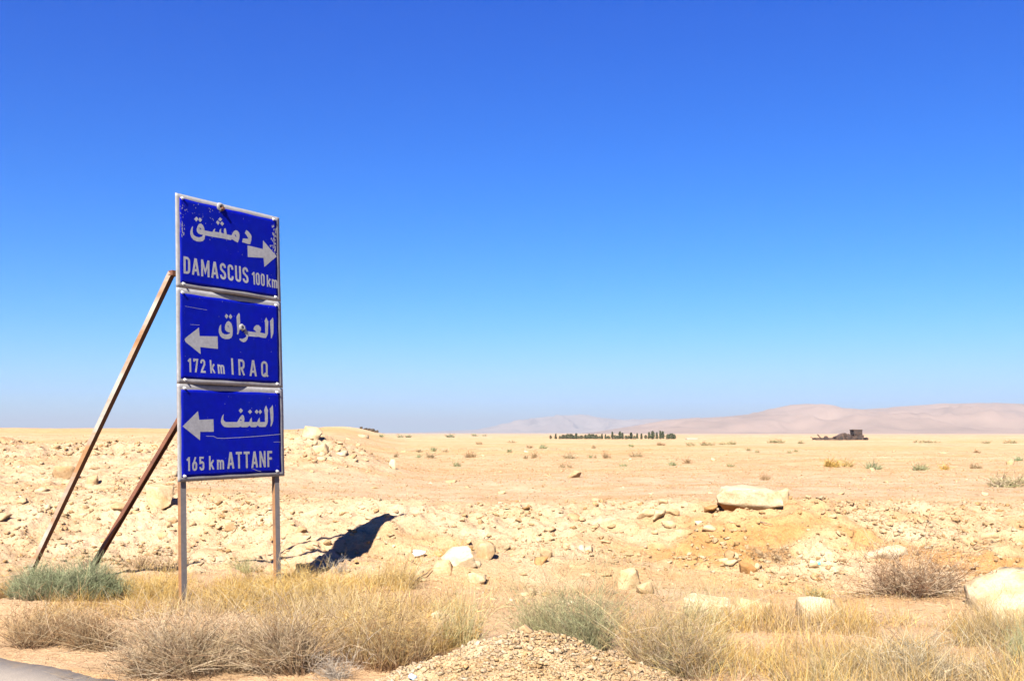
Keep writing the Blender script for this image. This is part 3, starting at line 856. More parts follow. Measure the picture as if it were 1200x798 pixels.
rock(484, 676, 22, 12, 'pale flat rock above the fallen stick', M_stone_white, 30)
rock(560, 684, 22, 13, 'pale lump below the squarish block in the rubble', M_stone, 36)
rock(634, 662, 18, 9, 'rock with orange broken side on the bank', M_clod, 31)
rock(640, 655, 16, 14, 'pale rock leaning over the orange-sided rock', M_stone, 32)
rock(879, 672, 20, 12, 'bright orange clod of earth on the slope below the boulder', M_clod, 33)
rock(855, 655, 12, 10, 'dark tan lump left above the orange clod', M_stone_tan, 34)
rock(73, 560, 30, 14, 'rounded tan rock high on the bank beside the long strut', M_stone_tan, 41)
rock(185, 592, 34, 24, 'big angular rock on the bank between strut and left post', M_stone, 42, base=ICO4)
rock(196, 583, 14, 11, 'brown lump on the right shoulder of the angular rock', M_stone_tan, 43)
rock(139, 602, 26, 12, 'tan rock touching the shorter strut from the left', M_stone, 44)
rock(107, 567, 14, 11, 'small dark-sided rock right of the long strut', M_stone_tan, 45)
rock(201, 615, 12, 8, 'small brown rock just left of the left post', M_stone_tan, 46)
rock(270, 621, 16, 9, 'brown flat stone between the two posts', M_stone_tan, 47)
rock(352, 624, 13, 8, 'brown stone right of the right post', M_stone_tan, 48)
rock(363, 515, 26, 14, 'pale block crowning the rubble mound beside the sign', M_stone_white, 49)
rock(375, 533, 20, 13, 'tan rock halfway up the rubble mound beside the sign', M_stone, 50)
rock(460, 549, 9, 11, 'small upright pale stone standing on the plain', M_stone_white, 51)
rock(674, 560, 20, 9, 'flat rock with dark shadow on the open plain', M_stone_tan, 152)
rock(758, 608, 22, 11, 'left rock of the small pile at the bank edge', M_stone, 53)
rock(776, 610, 24, 12, 'front rock of the small pile at the bank edge', M_stone_white, 166)
rock(788, 604, 18, 9, 'right rock of the small pile at the bank edge', M_stone, 55)
rock(996, 630, 12, 6, 'small rusty-brown stone on the pale slope right of the boulder', M_clod, 56)
rock(510, 725, 10, 9, 'small white stone at the edge of the reddish bush', M_stone_white, 57)
rock(617, 742, 18, 9, 'largest pale stone on the tip of the gravel heap', M_stone, 58)

LAND = [(73, 555, 'the tan rock beside the long strut'), (185, 585, 'the big angular bank rock'), (110, 620, 'the middle of the shorter strut'), (55, 630, 'the lower end of the long strut'), (20, 530, 'the left end of the bank crest'),
        (140, 535, 'the gap between the struts'), (20, 590, 'the left edge of the bank'), (270, 618, 'the brown flat stone between the posts'), (360, 600, 'the upper strut shadow'), (430, 640, 'the sign shadow'), (363, 510, 'the block crowning the rubble mound'),
        (410, 540, 'the right foot of the rubble mound'), (540, 660, 'the largest rubble rock'), (492, 680, 'the fallen stick'), (540, 635, 'the orange grass patch'), (634, 655, 'the orange-sided rock'), (737, 680, 'the upright cream rock'), (600, 620, 'the bank edge in the middle'),
        (690, 625, 'the bank edge left of the rock pile'), (772, 602, 'the small rock pile'), (878, 605, 'the big boulder'), (879, 665, 'the orange clod'), (955, 660, 'the turquoise scrap'), (1046, 650, 'the flat white rock'), (1080, 670, 'the tangled dead bush'), (1180, 660, 'the chalk slab'),
        (1000, 610, 'the pale mound right of the boulder'), (1150, 610, 'the right end of the bank edge'), (460, 545, 'the upright stone on the plain'), (674, 556, 'the flat rock on the plain'), (560, 575, 'the gravel track in the middle'), (790, 560, 'the bare plain left of the boulder'),
        (985, 545, 'the golden grass row'), (1083, 548, 'the second green bush'), (1180, 565, 'the grey bush at the right edge'), (640, 525, 'the middle plain below the trees')]
ORD = ['first', 'second', 'third', 'fourth', 'fifth', 'sixth', 'seventh', 'eighth', 'ninth', 'tenth', 'eleventh', 'twelfth', 'thirteenth', 'fourteenth', 'fifteenth', 'sixteenth', 'seventeenth', 'eighteenth', 'nineteenth', 'twentieth', 'twenty-first', 'twenty-second', 'twenty-third', 'twenty-fourth', 'twenty-fifth']
SEEN = {}
def single_out(items):
    """items: (object, px, py, look words); describe each by its look and the nearest landmark, then by order from the left"""
    by = {}
    for o, px, py, look in items:
        d = [(((px - a) ** 2 + (1.6 * (py - b)) ** 2) ** .5, a, b, t) for a, b, t in LAND]
        _, a, b, t = min(d)
        rel = ('left of' if px < a else 'right of') if abs(px - a) > 1.3 * abs(py - b) else ('above' if py < b else 'below')
        by.setdefault('%s %s %s' % (look, rel, t), []).append((px, o))
    for lab, lst in by.items():
        lst.sort(key=lambda t: t[0])
        for i, (_, o) in enumerate(lst):
            k = SEEN.get(lab, 0)
            o['label'] = lab if len(lst) == 1 and not k else '%s from left, %s' % (ORD[min(i + k, 14)], lab)
        SEEN[lab] = SEEN.get(lab, 0) + len(lst)

def scatter_rocks(n, xr, yr, wr, label, group, seed, mats):
    made = []
    rng = np.random.default_rng(seed); lib = [stone_mesh('stone', ICO2, seed * 100 + i, (1, rng.uniform(.6, 1.0), rng.uniform(.4, .75)), mats[i % len(mats)], 12, 0.045) for i in range(12)]
    for i in range(n):
        px = rng.uniform(*xr); py = rng.uniform(*yr); p = gp(px, py)
        wp = wr[0] * (wr[1] / wr[0]) ** (rng.random() ** 1.7); w = wp * scale_at(p); li = int(rng.integers(12))
        o = link('stone', lib[li])
        o.scale = (w * rng.uniform(.8, 1.2),) * 2 + (w * rng.uniform(.7, 1.1),)
        o.location = (p.x, p.y, p.z - 0.24 * w)
        o.rotation_euler = (rng.uniform(-.3, .3), rng.uniform(-.3, .3), rng.uniform(0, 6.28))
        tag(o, label, 'stone', group)
        cw = {'pale_limestone': 'cream', 'chalky_limestone': 'white', 'tan_limestone': 'tan'}[mats[li % len(mats)].name]
        made.append((o, px, py, ('small ' if wp < 8 else 'bigger ' if wp > 12 else '') + cw + ' stone'))
    single_out(made)
PM = [M_stone, M_stone, M_stone_white, M_stone, M_stone_tan, M_stone]
scatter_rocks(44, (0, 205), (522, 652), (6, 17), 'pale limestone lump strewn over the bank left of the sign posts', 'stones on the bank left of the sign', 1, PM)
scatter_rocks(26, (335, 430), (512, 556), (6, 15), 'rough stone on the rubble mound right of the sign panels', 'stones on the rubble mound', 2, PM)
scatter_rocks(26, (225, 470), (590, 662), (6, 14), 'pale stone on the slope around the sign shadow', 'stones around the sign shadow', 3, PM)
scatter_rocks(44, (470, 745), (602, 716), (6, 18), 'limestone lump on the bank above the ditch in the middle', 'stones on the middle bank', 4, PM)
scatter_rocks(46, (750, 1195), (594, 700), (6, 18), 'pale stone on the slope around and below the big boulder', 'stones on the right slope', 5, PM)
scatter_rocks(36, (435, 1195), (527, 592), (5, 12), 'small stone lying on the flat plain beyond the bank', 'stones on the plain', 6, PM)

def stone_field(name, X, Y, S, seed, cols, parent=None, mat=None, base=None, use_heap=False, embed=0.25):
    """thousands of small stones as one mesh; size S each"""
    rng = np.random.default_rng(seed)
    lib = []
    for i in range(20):
        p = rng.normal(size=(9, 3)); p /= np.linalg.norm(p, axis=1)[:, None]; p = np.sign(p) * np.abs(p) ** 0.8
        lib.append(hull_np(p))
    Z = H(X, Y, heap=use_heap); n = len(X); sel = rng.integers(0, 20, n)
    AV, AF, AC = [], [], []; off = 0
    for li in range(20):
        ix = np.where(sel == li)[0]
        if not len(ix): continue
        P, F0 = lib[li]; nv = len(P); m = len(ix); S_ = S[ix]
        a = rng.uniform(0, 6.28, m); c, s_ = np.cos(a)[:, None], np.sin(a)[:, None]
        flat = rng.uniform(0.30, 0.75, m)[:, None]; el = rng.uniform(0.5, 1.0, m)[:, None]
        x = P[None, :, 0] * np.ones((m, 1)); y = P[None, :, 1] * el; z = P[None, :, 2] * flat + x * rng.uniform(-.35, .35, m)[:, None]
        V = np.stack([x * c - y * s_, x * s_ + y * c, z], -1) * (S_ * 0.5)[:, None, None]
        V += np.stack([X[ix], Y[ix], Z[ix] + S_ * embed * 0.4], -1)[:, None, :]
        AV.append(V.reshape(-1, 3)); AF.append((F0[None] + (np.arange(m) * nv)[:, None, None]).reshape(-1, 3) + off); off += m * nv
        AC.append(np.repeat(np.array(cols)[rng.integers(0, len(cols), m)] * rng.uniform(0.84, 1.10, m)[:, None], nv, 0))
    V = np.concatenate(AV); Fc = np.concatenate(AF); C = np.concatenate(AC)
    me = np_mesh(name, V.reshape(-1, 3), Fc, False, C)
    return link(name, me, mat or M_gravel, parent)

PAL = [(0.69, 0.485, 0.285), (0.67, 0.455, 0.255), (0.69, 0.51, 0.31), (0.64, 0.42, 0.215), (0.56, 0.35, 0.16), (0.69, 0.54, 0.35)]
def build_loose_stones():
    rng = np.random.default_rng(5)
    n = 260000
    y = np.exp(rng.uniform(math.log(8.2), math.log(60), n)); t = rng.uniform(-0.66, 0.66, n); x = t * (y + 1.0)
    _, bank, slope, berm, rub = masks(x, y)
    clump = sm(-0.25, 0.45, fbm(x * 0.8, y * 0.8, 3, 61))
    keep = rng.random(n) < (0.10 + 0.55 * rub * (0.07 + 0.93 * clump ** 2) + 0.12 * clump) * (1 - 0.55 * sm(25, 45, y))
    x, y, rub = x[keep], y[keep], rub[keep]
    s = 0.012 * y / 10 + 0.010 + (0.075 + 0.02 * y / 10) * rng.random(len(x)) ** 7 * (0.25 + 0.75 * rub) 
    o = stone_field('loose_stones', x, y, s, 3, PAL)
    tag(o, 'countless small pale stones littering the banks and the plain', 'stones', kind='stuff')
    # verge between road and ditch
    n = 9000
    x = rng.uniform(-6, 6, n); y = rng.uniform(4, 10, n); sd = road_s(x, y)
    k = (sd > 0.0) & (sd < 5) & (rng.random(n) < 0.5)
    x, y = x[k], y[k]
    o = stone_field('verge_grit', x, y, 0.008 + 0.03 * rng.random(len(x)) ** 4, 4, PAL)
    tag(o, 'fine grit and pebbles on the sandy road verge', 'grit', kind='stuff')
build_loose_stones()

def build_heap():
    root = empty('gravel_heap', (HEAP[0], HEAP[1], 0.0))
    tag(root, 'heap of stony gravel dumped beside the road in the bottom middle', 'gravel heap')
    a = np.linspace(0, 2 * math.pi, 161)[:-1]; r = np.linspace(0, 1, 60)[1:] * 1.5
    R_, A2 = np.meshgrid(r, a, indexing='ij')
    X = R_ * np.cos(A2); Y = R_ * np.sin(A2)
    Z = heap_h(X + HEAP[0], Y + HEAP[1])
    Z = np.maximum(Z, -0.06)
    V = np.concatenate([[[0, 0, float(heap_h(np.array([HEAP[0]]), np.array([HEAP[1]]))[0])]], np.stack([X, Y, Z], -1).reshape(-1, 3)])
    n = 160; T = [(0, 1 + i, 1 + (i + 1) % n) for i in range(n)]
    Q = [(1 + k * n + i, 1 + (k + 1) * n + i, 1 + (k + 1) * n + (i + 1) % n, 1 + k * n + (i + 1) % n) for k in range(58) for i in range(n)]
    C = np.tile(np.array([0.65, 0.455, 0.27]), (len(V), 1))
    link('mound', np_mesh('mound', V, [np.array(T), np.array(Q)], True, C), M_gravel, root)
    rng = np.random.default_rng(8); m = 22000
    x = HEAP[0] + rng.normal(0, 0.62, m); y = HEAP[1] + rng.normal(0, 0.62, m)
    k = (heap_h(x, y) > H(x, y, heap=False) - 0.01) & (y < HEAP[1] + 0.55)
    x, y = x[k], y[k]
    S = 0.007 + 0.010 * rng.random(len(x)) + 0.045 * rng.random(len(x)) ** 11
    o = stone_field('gravel', x, y, S, 9, PAL[:4] + [(0.70, 0.55, 0.37), (0.72, 0.58, 0.41), (0.58, 0.43, 0.29)], root, None, ICO1, True, 0.35)
    o.location = (-HEAP[0], -HEAP[1], 0)
    tag(o, kind='stuff')
build_heap()

# ------------------------------------------------------------------ plants
def stems(rng, n, base_r, spread, height, width, cols, curve=0.35, twigs=3, tl=0.3, up=1.0, segs=3, shape='dome', dark_base=None):
    """n thin stems (ribbons) with side twigs; returns V, quads, colours"""
    def strip(P0, D0, L, Wd, C, bend):
        m = len(P0)
        t = np.linspace(0, 1, segs + 1)
        side = np.cross(D0, rng.normal(size=(m, 3))); side /= np.linalg.norm(side, axis=1)[:, None] + 1e-9
        pts = P0[:, None, :] + D0[:, None, :] * (L[:, None] * t)[:, :, None] + bend[:, None, :] * (L[:, None] * t ** 2)[:, :, None]
        wv = (Wd[:, None] * (1 - 0.75 * t))[:, :, None] * side[:, None, :] * 0.5
        V = np.stack([pts - wv, pts + wv], 2).reshape(m, -1, 3)
        k = np.arange(segs)
        q = np.stack([2 * k, 2 * k + 1, 2 * k + 3, 2 * k + 2], -1)
        Fq = (q[None] + (np.arange(m) * (2 * (segs + 1)))[:, None, None]).reshape(-1, 4)
        Cc = np.repeat(C, 2 * (segs + 1), 0)
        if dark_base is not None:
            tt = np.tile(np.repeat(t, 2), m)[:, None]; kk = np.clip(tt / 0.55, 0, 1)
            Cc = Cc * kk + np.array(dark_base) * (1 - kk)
        return V.reshape(-1, 3), Fq, Cc, pts
    az = rng.uniform(0, 2 * math.pi, n); rad = np.sqrt(rng.random(n)) * base_r
    nc = max(4, min(11, n // 70)); ca = rng.uniform(0, 6.28, nc); cr = base_r * np.sqrt(rng.random(nc)); ch = rng.uniform(0.45, 1.1, nc); cl = rng.normal(0, 0.28, (nc, 2))
    own = rng.integers(0, nc, n)
    P0 = np.stack([cr[own] * np.cos(ca[own]) + 0.38 * rad * np.cos(az), cr[own] * np.sin(ca[own]) + 0.38 * rad * np.sin(az), np.zeros(n) - 0.02], -1)
    th = np.abs(rng.normal(0, 0.6, n)) * spread + spread * 0.30 * (rad / max(base_r, 1e-6))
    th = np.clip(th, 0, 1.5); az2 = az + rng.normal(0, 0.9, n)
    D = np.stack([np.sin(th) * np.cos(az2), np.sin(th) * np.sin(az2), np.cos(th) * up], -1)
    D[:, :2] += cl[own]; D /= np.linalg.norm(D, axis=1)[:, None]
    L = height * ch[own] * rng.uniform(0.35, 1.05, n) * (1 - 0.25 * np.clip(rad / max(base_r, 1e-6), 0, 1) ** 2 if shape == 'dome' else 1)
    bend = rng.normal(0, curve, (n, 3)); bend[:, 2] = -np.abs(bend[:, 2]) * 0.5
    cols = np.array(cols); C = cols[rng.integers(0, len(cols), n)] * rng.uniform(0.75, 1.2, n)[:, None]
    Vs, Fs, Cs, pts = strip(P0, D, L, np.full(n, width) * rng.uniform(.7, 1.3, n), C, bend)
    AV, AF, AC = [Vs], [Fs], [Cs]; off = len(Vs)
    if twigs:
        sel = np.repeat(np.arange(n), twigs); m = len(sel)
        f = rng.uniform(0.3, 0.98, m); seg = np.minimum((f * segs).astype(int), segs - 1); fr = f * segs - seg
        A = pts[sel, seg] * (1 - fr)[:, None] + pts[sel, seg + 1] * fr[:, None]
        d2 = D[sel] * 0.7 + rng.normal(0, 0.85, (m, 3)); d2[:, 2] = np.abs(d2[:, 2]) * 0.75 + 0.02
        d2 /= np.linalg.norm(d2, axis=1)[:, None]
        Vt, Ft, Ct, _ = strip(A, d2, L[sel] * tl * rng.uniform(.4, 1.2, m), np.full(m, width * 0.7), C[sel] * rng.uniform(.85, 1.2, m)[:, None], rng.normal(0, .2, (m, 3)))
        AV.append(Vt); AF.append(Ft + off); AC.append(Ct)
    return np.concatenate(AV), np.concatenate(AF), np.clip(np.concatenate(AC) * AL, 0, 0.9)

STRAW = [(0.74, 0.51, 0.20), (0.80, 0.59, 0.26), (0.67, 0.43, 0.15), (0.84, 0.65, 0.33)]
GOLD = [(0.78, 0.49, 0.14), (0.76, 0.53, 0.18), (0.70, 0.42, 0.11)]
TAN = [(0.58, 0.42, 0.23), (0.64, 0.49, 0.29), (0.48, 0.32, 0.17), (0.70, 0.55, 0.34)]
BROWN = [(0.44, 0.25, 0.12), (0.52, 0.33, 0.17), (0.58, 0.41, 0.23)]
GREYT = [(0.68, 0.52, 0.33), (0.77, 0.60, 0.40), (0.54, 0.37, 0.22), (0.84, 0.67, 0.46)]
GREEN = [(0.42, 0.47, 0.25), (0.51, 0.55, 0.31), (0.34, 0.39, 0.20), (0.60, 0.60, 0.36)]
SAGE = [(0.53, 0.50, 0.24), (0.60, 0.54, 0.28), (0.44, 0.42, 0.20), (0.66, 0.56, 0.31)]

def bush(px, by, wpx, hpx, cols, label, seed, n=420, twigs=3, spread=0.8, wd=0.0034, name='dry_bush', cat='bush', group=None, base=0.35, dark=None, depth=0.75, tl=0.3, up=1.0, curve=0.42, jitter=True):
    p = gp(px, by, heap=False); k = scale_at(p); w = wpx * k; h = hpx * k * 0.97
    rng = np.random.default_rng(1000 + seed)
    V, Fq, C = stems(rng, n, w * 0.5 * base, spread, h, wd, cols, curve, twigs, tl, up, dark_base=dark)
    # fit the clump to its measured width, depth and height
    ext = np.percentile(np.abs(V[:, :2]), 96, axis=0)
    V[:, 0] *= (w * 0.5) / max(ext[0], 1e-4); V[:, 1] *= (w * 0.5 * depth) / max(ext[1], 1e-4)
    V[:, 2] *= h / max(np.percentile(V[:, 2], 99.6), 1e-4)
    V[:, 2] = np.maximum(V[:, 2], -0.03)
    me = np_mesh(name, V, Fq, False, C)
    o = link(name, me, M_plant)
    y = p.y + w * 0.5 * depth * 0.5
    o.location = (p.x, y, ground(p.x, y))
    return tag(o, label, cat, group)

# the green shrub by the strut feet, several crowns in one dense plant
def build_green_shrub():
    p = gp(65, 703); k = scale_at(p); rng = np.random.default_rng(77)
    AV, AF, AC = [], [], []; off = 0
    for i in range(16):
        cx = (-52 + 104 * (i + 0.5) / 16 + rng.uniform(-4, 4)) * k; cy = rng.uniform(-0.05, 0.35)
        hh = (60 + 8 * math.sin(i * 0.8) - 18 * abs(i - 7.5) / 8) * k * 1.05
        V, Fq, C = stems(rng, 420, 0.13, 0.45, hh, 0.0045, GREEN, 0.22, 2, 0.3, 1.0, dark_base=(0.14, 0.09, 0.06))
        V = V + np.array([cx, cy, 0])
        AV.append(V); AF.append(Fq + off); AC.append(C); off += len(V)
    me = np_mesh('green_shrub', np.concatenate(AV), np.concatenate(AF), False, np.concatenate(AC))
    o = link('green_shrub', me, M_plant); o.location = (p.x, p.y + 0.05, ground(p.x, p.y))
    tag(o, 'dense low grey-green shrub in front of the strut feet', 'shrub')
build_green_shrub()

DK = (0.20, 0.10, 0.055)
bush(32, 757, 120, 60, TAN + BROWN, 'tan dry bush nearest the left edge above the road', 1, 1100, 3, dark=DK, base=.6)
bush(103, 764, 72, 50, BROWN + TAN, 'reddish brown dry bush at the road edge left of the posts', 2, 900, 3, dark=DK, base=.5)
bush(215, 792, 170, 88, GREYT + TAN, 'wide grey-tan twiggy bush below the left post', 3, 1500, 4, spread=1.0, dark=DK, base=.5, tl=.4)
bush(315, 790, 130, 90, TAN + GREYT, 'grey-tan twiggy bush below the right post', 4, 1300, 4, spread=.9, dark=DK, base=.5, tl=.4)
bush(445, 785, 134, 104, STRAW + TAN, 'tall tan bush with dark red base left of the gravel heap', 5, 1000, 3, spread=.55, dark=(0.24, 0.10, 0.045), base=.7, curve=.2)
bush(395, 797, 56, 46, [(0.60, 0.52, 0.42), (0.50, 0.41, 0.32)], 'small whitish bare twig bush at the bottom left of the heap', 6, 130, 5, spread=.9, tl=.45, base=.3)
bush(500, 764, 60, 26, GOLD, 'golden grass tuft under the tall tan bush', 7, 260, 1, spread=.7, name='grass_tuft', cat='grass')
bush(543, 760, 74, 86, SAGE + STRAW, 'thin grey-green bush left above the gravel heap', 8, 330, 3, spread=.6, base=.5)
bush(640, 758, 86, 92, SAGE, 'left half of the grey-green bushes behind the gravel heap', 9, 620, 3, spread=.6, base=.6, dark=(0.2, 0.14, 0.09))
bush(692, 766, 100, 108, SAGE + GREEN[:2], 'fuller green-grey bush with dark base behind the gravel heap', 10, 900, 3, spread=.55, base=.6, dark=(0.16, 0.10, 0.08))
bush(737, 772, 32, 76, GOLD + BROWN, 'narrow clump of upright brown stalks between grey bushes', 11, 240, 2, spread=.3, base=.7)
bush(795, 797, 136, 124, GREYT + STRAW + SAGE[:2], 'big grey-brown twiggy bush right of the gravel heap', 12, 760, 4, spread=.7, base=.75, dark=(0.30, 0.19, 0.12), tl=.38, curve=.4)
bush(818, 740, 50, 52, SAGE, 'small sage bush in front of the half-buried rocks', 13, 320, 3, spread=.5, base=.5)
bush(1084, 700, 160, 82, GREYT + BROWN[:1], 'tangled dead thorn bush on the orange slope at the right', 14, 340, 6, spread=1.15, base=.25, tl=.5, dark=(0.22, 0.10, 0.06), wd=.004, curve=.5)
bush(1105, 797, 150, 62, [(0.66, 0.56, 0.38), (0.58, 0.47, 0.30)], 'sprawling pale straw twigs in the bottom right grass', 15, 460, 4, spread=1.1, tl=.5, base=.4)
bush(1150, 742, 70, 40, STRAW + TAN, 'straw tuft in front of the chalk slab', 31, 420, 3, spread=.6, base=.7, name='grass_tuft', cat='grass')
bush(1198, 785, 44, 66, GREEN + SAGE, 'dark green bush cut off by the right edge', 16, 420, 3, spread=.5, base=.5, name='green_bush')
bush(538, 647, 66, 22, GOLD, 'patch of orange dry grass above the pale rubble', 17, 420, 1, spread=.6, base=.8, name='grass_tuft', cat='grass')
bush(468, 690, 70, 52, STRAW, 'straw tuft right below the sign shadow', 18, 420, 2, spread=.55, base=.7, name='grass_tuft', cat='grass')
bush(395, 674, 30, 22, [(0.5, 0.45, 0.38)], 'pale bare twigs at the lower end of the sign shadow', 19, 90, 3, spread=.7)
bush(920, 662, 70, 26, [(0.52, 0.33, 0.17), (0.48, 0.36, 0.22)], 'sparse rusty twigs spread over the slope below the boulder', 20, 90, 4, spread=1.2, tl=.5, base=.4)
bush(280, 668, 40, 22, SAGE, 'faint grey-green tuft between the posts', 21, 220, 2, spread=.6, base=.6)
bush(175, 702, 110, 46, GOLD + STRAW, 'golden grass clump left of the left post', 22, 900, 2, spread=.5, base=.8, name='grass_tuft', cat='grass')
bush(180, 668, 90, 26, BROWN + TAN, 'low brown twigs behind the golden grass left of the post', 23, 320, 3, spread=.7, base=.7)
bush(12, 700, 40, 34, GOLD + BROWN, 'rusty orange tuft at the left edge beside the green shrub', 24, 260, 2, spread=.5, base=.7, name='grass_tuft', cat='grass')
bush(290, 716, 100, 44, STRAW + GOLD, 'straw grass around the foot of the right post', 25, 900, 2, spread=.5, base=.8, name='grass_tuft', cat='grass')
bush(375, 732, 100, 50, STRAW + TAN, 'straw grass clump right of the right post', 26, 800, 2, spread=.5, base=.8, name='grass_tuft', cat='grass')
bush(345, 708, 96, 54, GOLD + STRAW, 'golden grass hiding the near end of the sign shadow', 30, 700, 2, spread=.5, base=.85, name='grass_tuft', cat='grass')
bush(897, 563, 14, 12, BROWN, 'little brown tuft just behind the big boulder', 27, 90, 2, spread=.6, wd=.008)
bush(1180, 571, 48, 18, GREYT + SAGE, 'grey spreading bush on the plain at the right edge', 28, 320, 4, spread=.9, wd=.008)
bush(952, 700, 40, 20, SAGE + GOLD, 'low sage tuft above the white angular rock', 29, 160, 2, spread=.6)

# shrubs dotted over the plain, one by one
def plain_bush(px, py, w, h, cols, label, group, seed, name='plain_bush'):
    h = h * 1.4
    p = gp(px, py); wd = max(0.004, 0.55 * scale_at(p))
    return bush(px, py, w, h, cols, label, 300 + seed, int(60 + 5 * w), 2, .7, wd, name, 'bush', group, .6)
G1 = 'dry bushes dotted over the middle plain'; G2 = 'bushes on the right plain'
mid = [(463, 536, 7, 5), (490, 536.5, 7, 5), (502, 537, 15, 6), (508, 529, 8, 4.5), (493, 530, 9, 4), (552, 536, 14, 6), (616, 537.5, 6, 4), (627, 536.5, 10, 7), (596, 530, 7, 3.5),
       (620, 525, 7, 3), (637, 525.5, 10, 3.5), (669, 537.5, 16, 6), (692, 536.5, 6, 3.5), (698, 537, 4, 4), (712, 537, 11, 6), (745, 535.5, 15, 6), (699, 525.5, 10, 3), (790, 545.5, 12, 6), (807, 543, 10, 6),
       (730, 546.5, 9, 3), (662, 548, 14, 5), (536, 547, 10, 6), (521, 530, 7, 3), (560, 521, 9, 3), (600, 519, 8, 2.5), (775, 522, 9, 3), (741, 524, 7, 3)]
kc = [('brown', BROWN + TAN), ('grey-green', GREEN + SAGE), ('tan', TAN)]
pb = []
for i, (a, b, c, d) in enumerate(mid):
    nm, cl = kc[(i * 7 + i // 3) % 3]
    pb.append((a, nm, plain_bush(a, b, c, d, cl, 'x', 'small bushes on the middle plain', i)))
for nm in ('brown', 'grey-green', 'tan'):
    for j, (_, _, o) in enumerate(sorted([t for t in pb if t[1] == nm], key=lambda t: t[0])):
        o['label'] = '%s small %s bush from the left on the middle plain' % (ORD[j], nm)
plain_bush(969, 547, 30, 8, GOLD, 'left golden grass patch in the row of bushes on the right plain', G2, 40)
plain_bush(993, 547, 18, 8, STRAW, 'straw tuft between golden patch and green bush on the right plain', G2, 41)
plain_bush(1024, 550, 20, 11, GREEN, 'roundest green bush in the row on the right plain', G2, 42)
plain_bush(1083, 551, 20, 9, GREEN + SAGE, 'second green bush of the row, right of the roundest', G2, 43)
plain_bush(1112, 551, 17, 7, GOLD, 'golden tuft right of the second green bush', G2, 44)
plain_bush(1145, 549, 13, 6, TAN, 'small tan bush at the right end of the row', G2, 45)
plain_bush(1195, 540, 10, 4.5, GREEN, 'tiny dark green bush at the right edge of the plain', G2, 46)
plain_bush(1146, 531, 8, 3, TAN + BROWN, 'lone brown speck of a bush on the far right plain', G2, 47)
wl = []
for i, (a, b, c, d) in enumerate([(878, 528.5, 6, 4), (888, 530.5, 5, 3), (925, 531, 6, 3), (932, 529.5, 6, 3), (858, 547, 10, 5), (910, 519, 20, 4), (938, 520, 8, 3), (1088, 519, 26, 3), (1156, 519.5, 12, 3), (1186, 519.5, 14, 3),
                                  (850, 521, 26, 3.5), (830, 522, 18, 4), (812, 522.5, 14, 4)]):
    o = plain_bush(a, b, c, d, SAGE + TAN, 'x', 'low bushes around the wreck', 60 + i); wl.append((a, o))
for sd, lst in (('left', sorted([t for t in wl if t[0] < 985], key=lambda t: -t[0])), ('right', sorted([t for t in wl if t[0] > 985], key=lambda t: t[0]))):
    for j, (_, o) in enumerate(lst): o['label'] = '%s low sage bush %s of the far wreck, counting away from it' % (ORD[j], sd)
for i, (a, b, c, d) in enumerate([(445, 512, 8, 3), (475, 512.5, 18, 3), (524, 512.5, 16, 3.5), (556, 511, 8, 2.5), (567, 511, 6, 2)]):
    plain_bush(a, b, c, d, GREEN + SAGE, '%s thin scrub patch from the left near the horizon, left of the trees' % ORD[i], 'scrub near the horizon', 80 + i)

# dry grass that nobody could count
def grass_field(name, label, polys, n, hrange, cols, seed, wd=0.0035):
    rng = np.random.default_rng(seed)
    P = []
    for (x0, x1, y0, y1, dens) in polys:
        m = int(n * dens); P.append(np.stack([rng.uniform(x0, x1, m), rng.uniform(y0, y1, m)], -1))
    P = np.concatenate(P); x, y = P[:, 0], P[:, 1]; n = int(n)
    cl = fbm(x * 1.6, y * 1.6, 3, seed)
    keep = (rng.random(len(x)) < sm(-0.45, 0.35, cl)) & (road_s(x, y) > 0.45) & (heap_h(x, y) < 0.03) & ((x < 0.5) | (y < 7.75 + 0.30 * x + 0.5 * fbm(x * 1.2, x * 0 + 3, 2, 7)) | (n < 9000))
    x, y, cl = x[keep], y[keep], cl[keep]; n = len(x)
    z = H(x, y, heap=False) - 0.01
    L = rng.uniform(*hrange, n) * (0.65 + 0.6 * sm(-.4, .5, cl))
    th = np.abs(rng.normal(0, 0.42, n)) * np.where(rng.random(n) < .25, 2.2, 1); az = rng.uniform(0, 6.28, n)
    D = np.stack([np.sin(th) * np.cos(az), np.sin(th) * np.sin(az), np.cos(th)], -1)
    bend = rng.normal(0, .25, (n, 3)); bend[:, 2] = -np.abs(bend[:, 2])
    segs = 3; t = np.linspace(0, 1, segs + 1)
    side = np.cross(D, rng.normal(size=(n, 3))); side /= np.linalg.norm(side, axis=1)[:, None]
    pts = np.stack([x, y, z], -1)[:, None] + D[:, None] * (L[:, None] * t)[:, :, None] + bend[:, None] * (L[:, None] * t ** 2)[:, :, None]
    wv = (wd * (1 - .8 * t))[None, :, None] * side[:, None] * .5
    V = np.stack([pts - wv, pts + wv], 2).reshape(-1, 3)
    k = np.arange(segs); q = np.stack([2 * k, 2 * k + 1, 2 * k + 3, 2 * k + 2], -1)
    Fq = (q[None] + (np.arange(n) * 2 * (segs + 1))[:, None, None]).reshape(-1, 4)
    cols = np.array(cols)
    pick = np.clip(((fbm(x * .8, y * .8, 2, seed + 3) + 1) * .5 * len(cols) + rng.normal(0, 2.2, n)).astype(int), 0, len(cols) - 1)
    C = np.repeat(cols[pick] * (rng.uniform(.7, 1.25, n) * (1 + .28 * fbm(x * 3.1, y * 3.1, 2, seed + 8)))[:, None], 2 * (segs + 1), 0)
    o = link(name, np_mesh(name, V, Fq, False, np.clip(C * AL, 0, .9)), M_plant)
    tag(o, label, 'grass', kind='stuff')
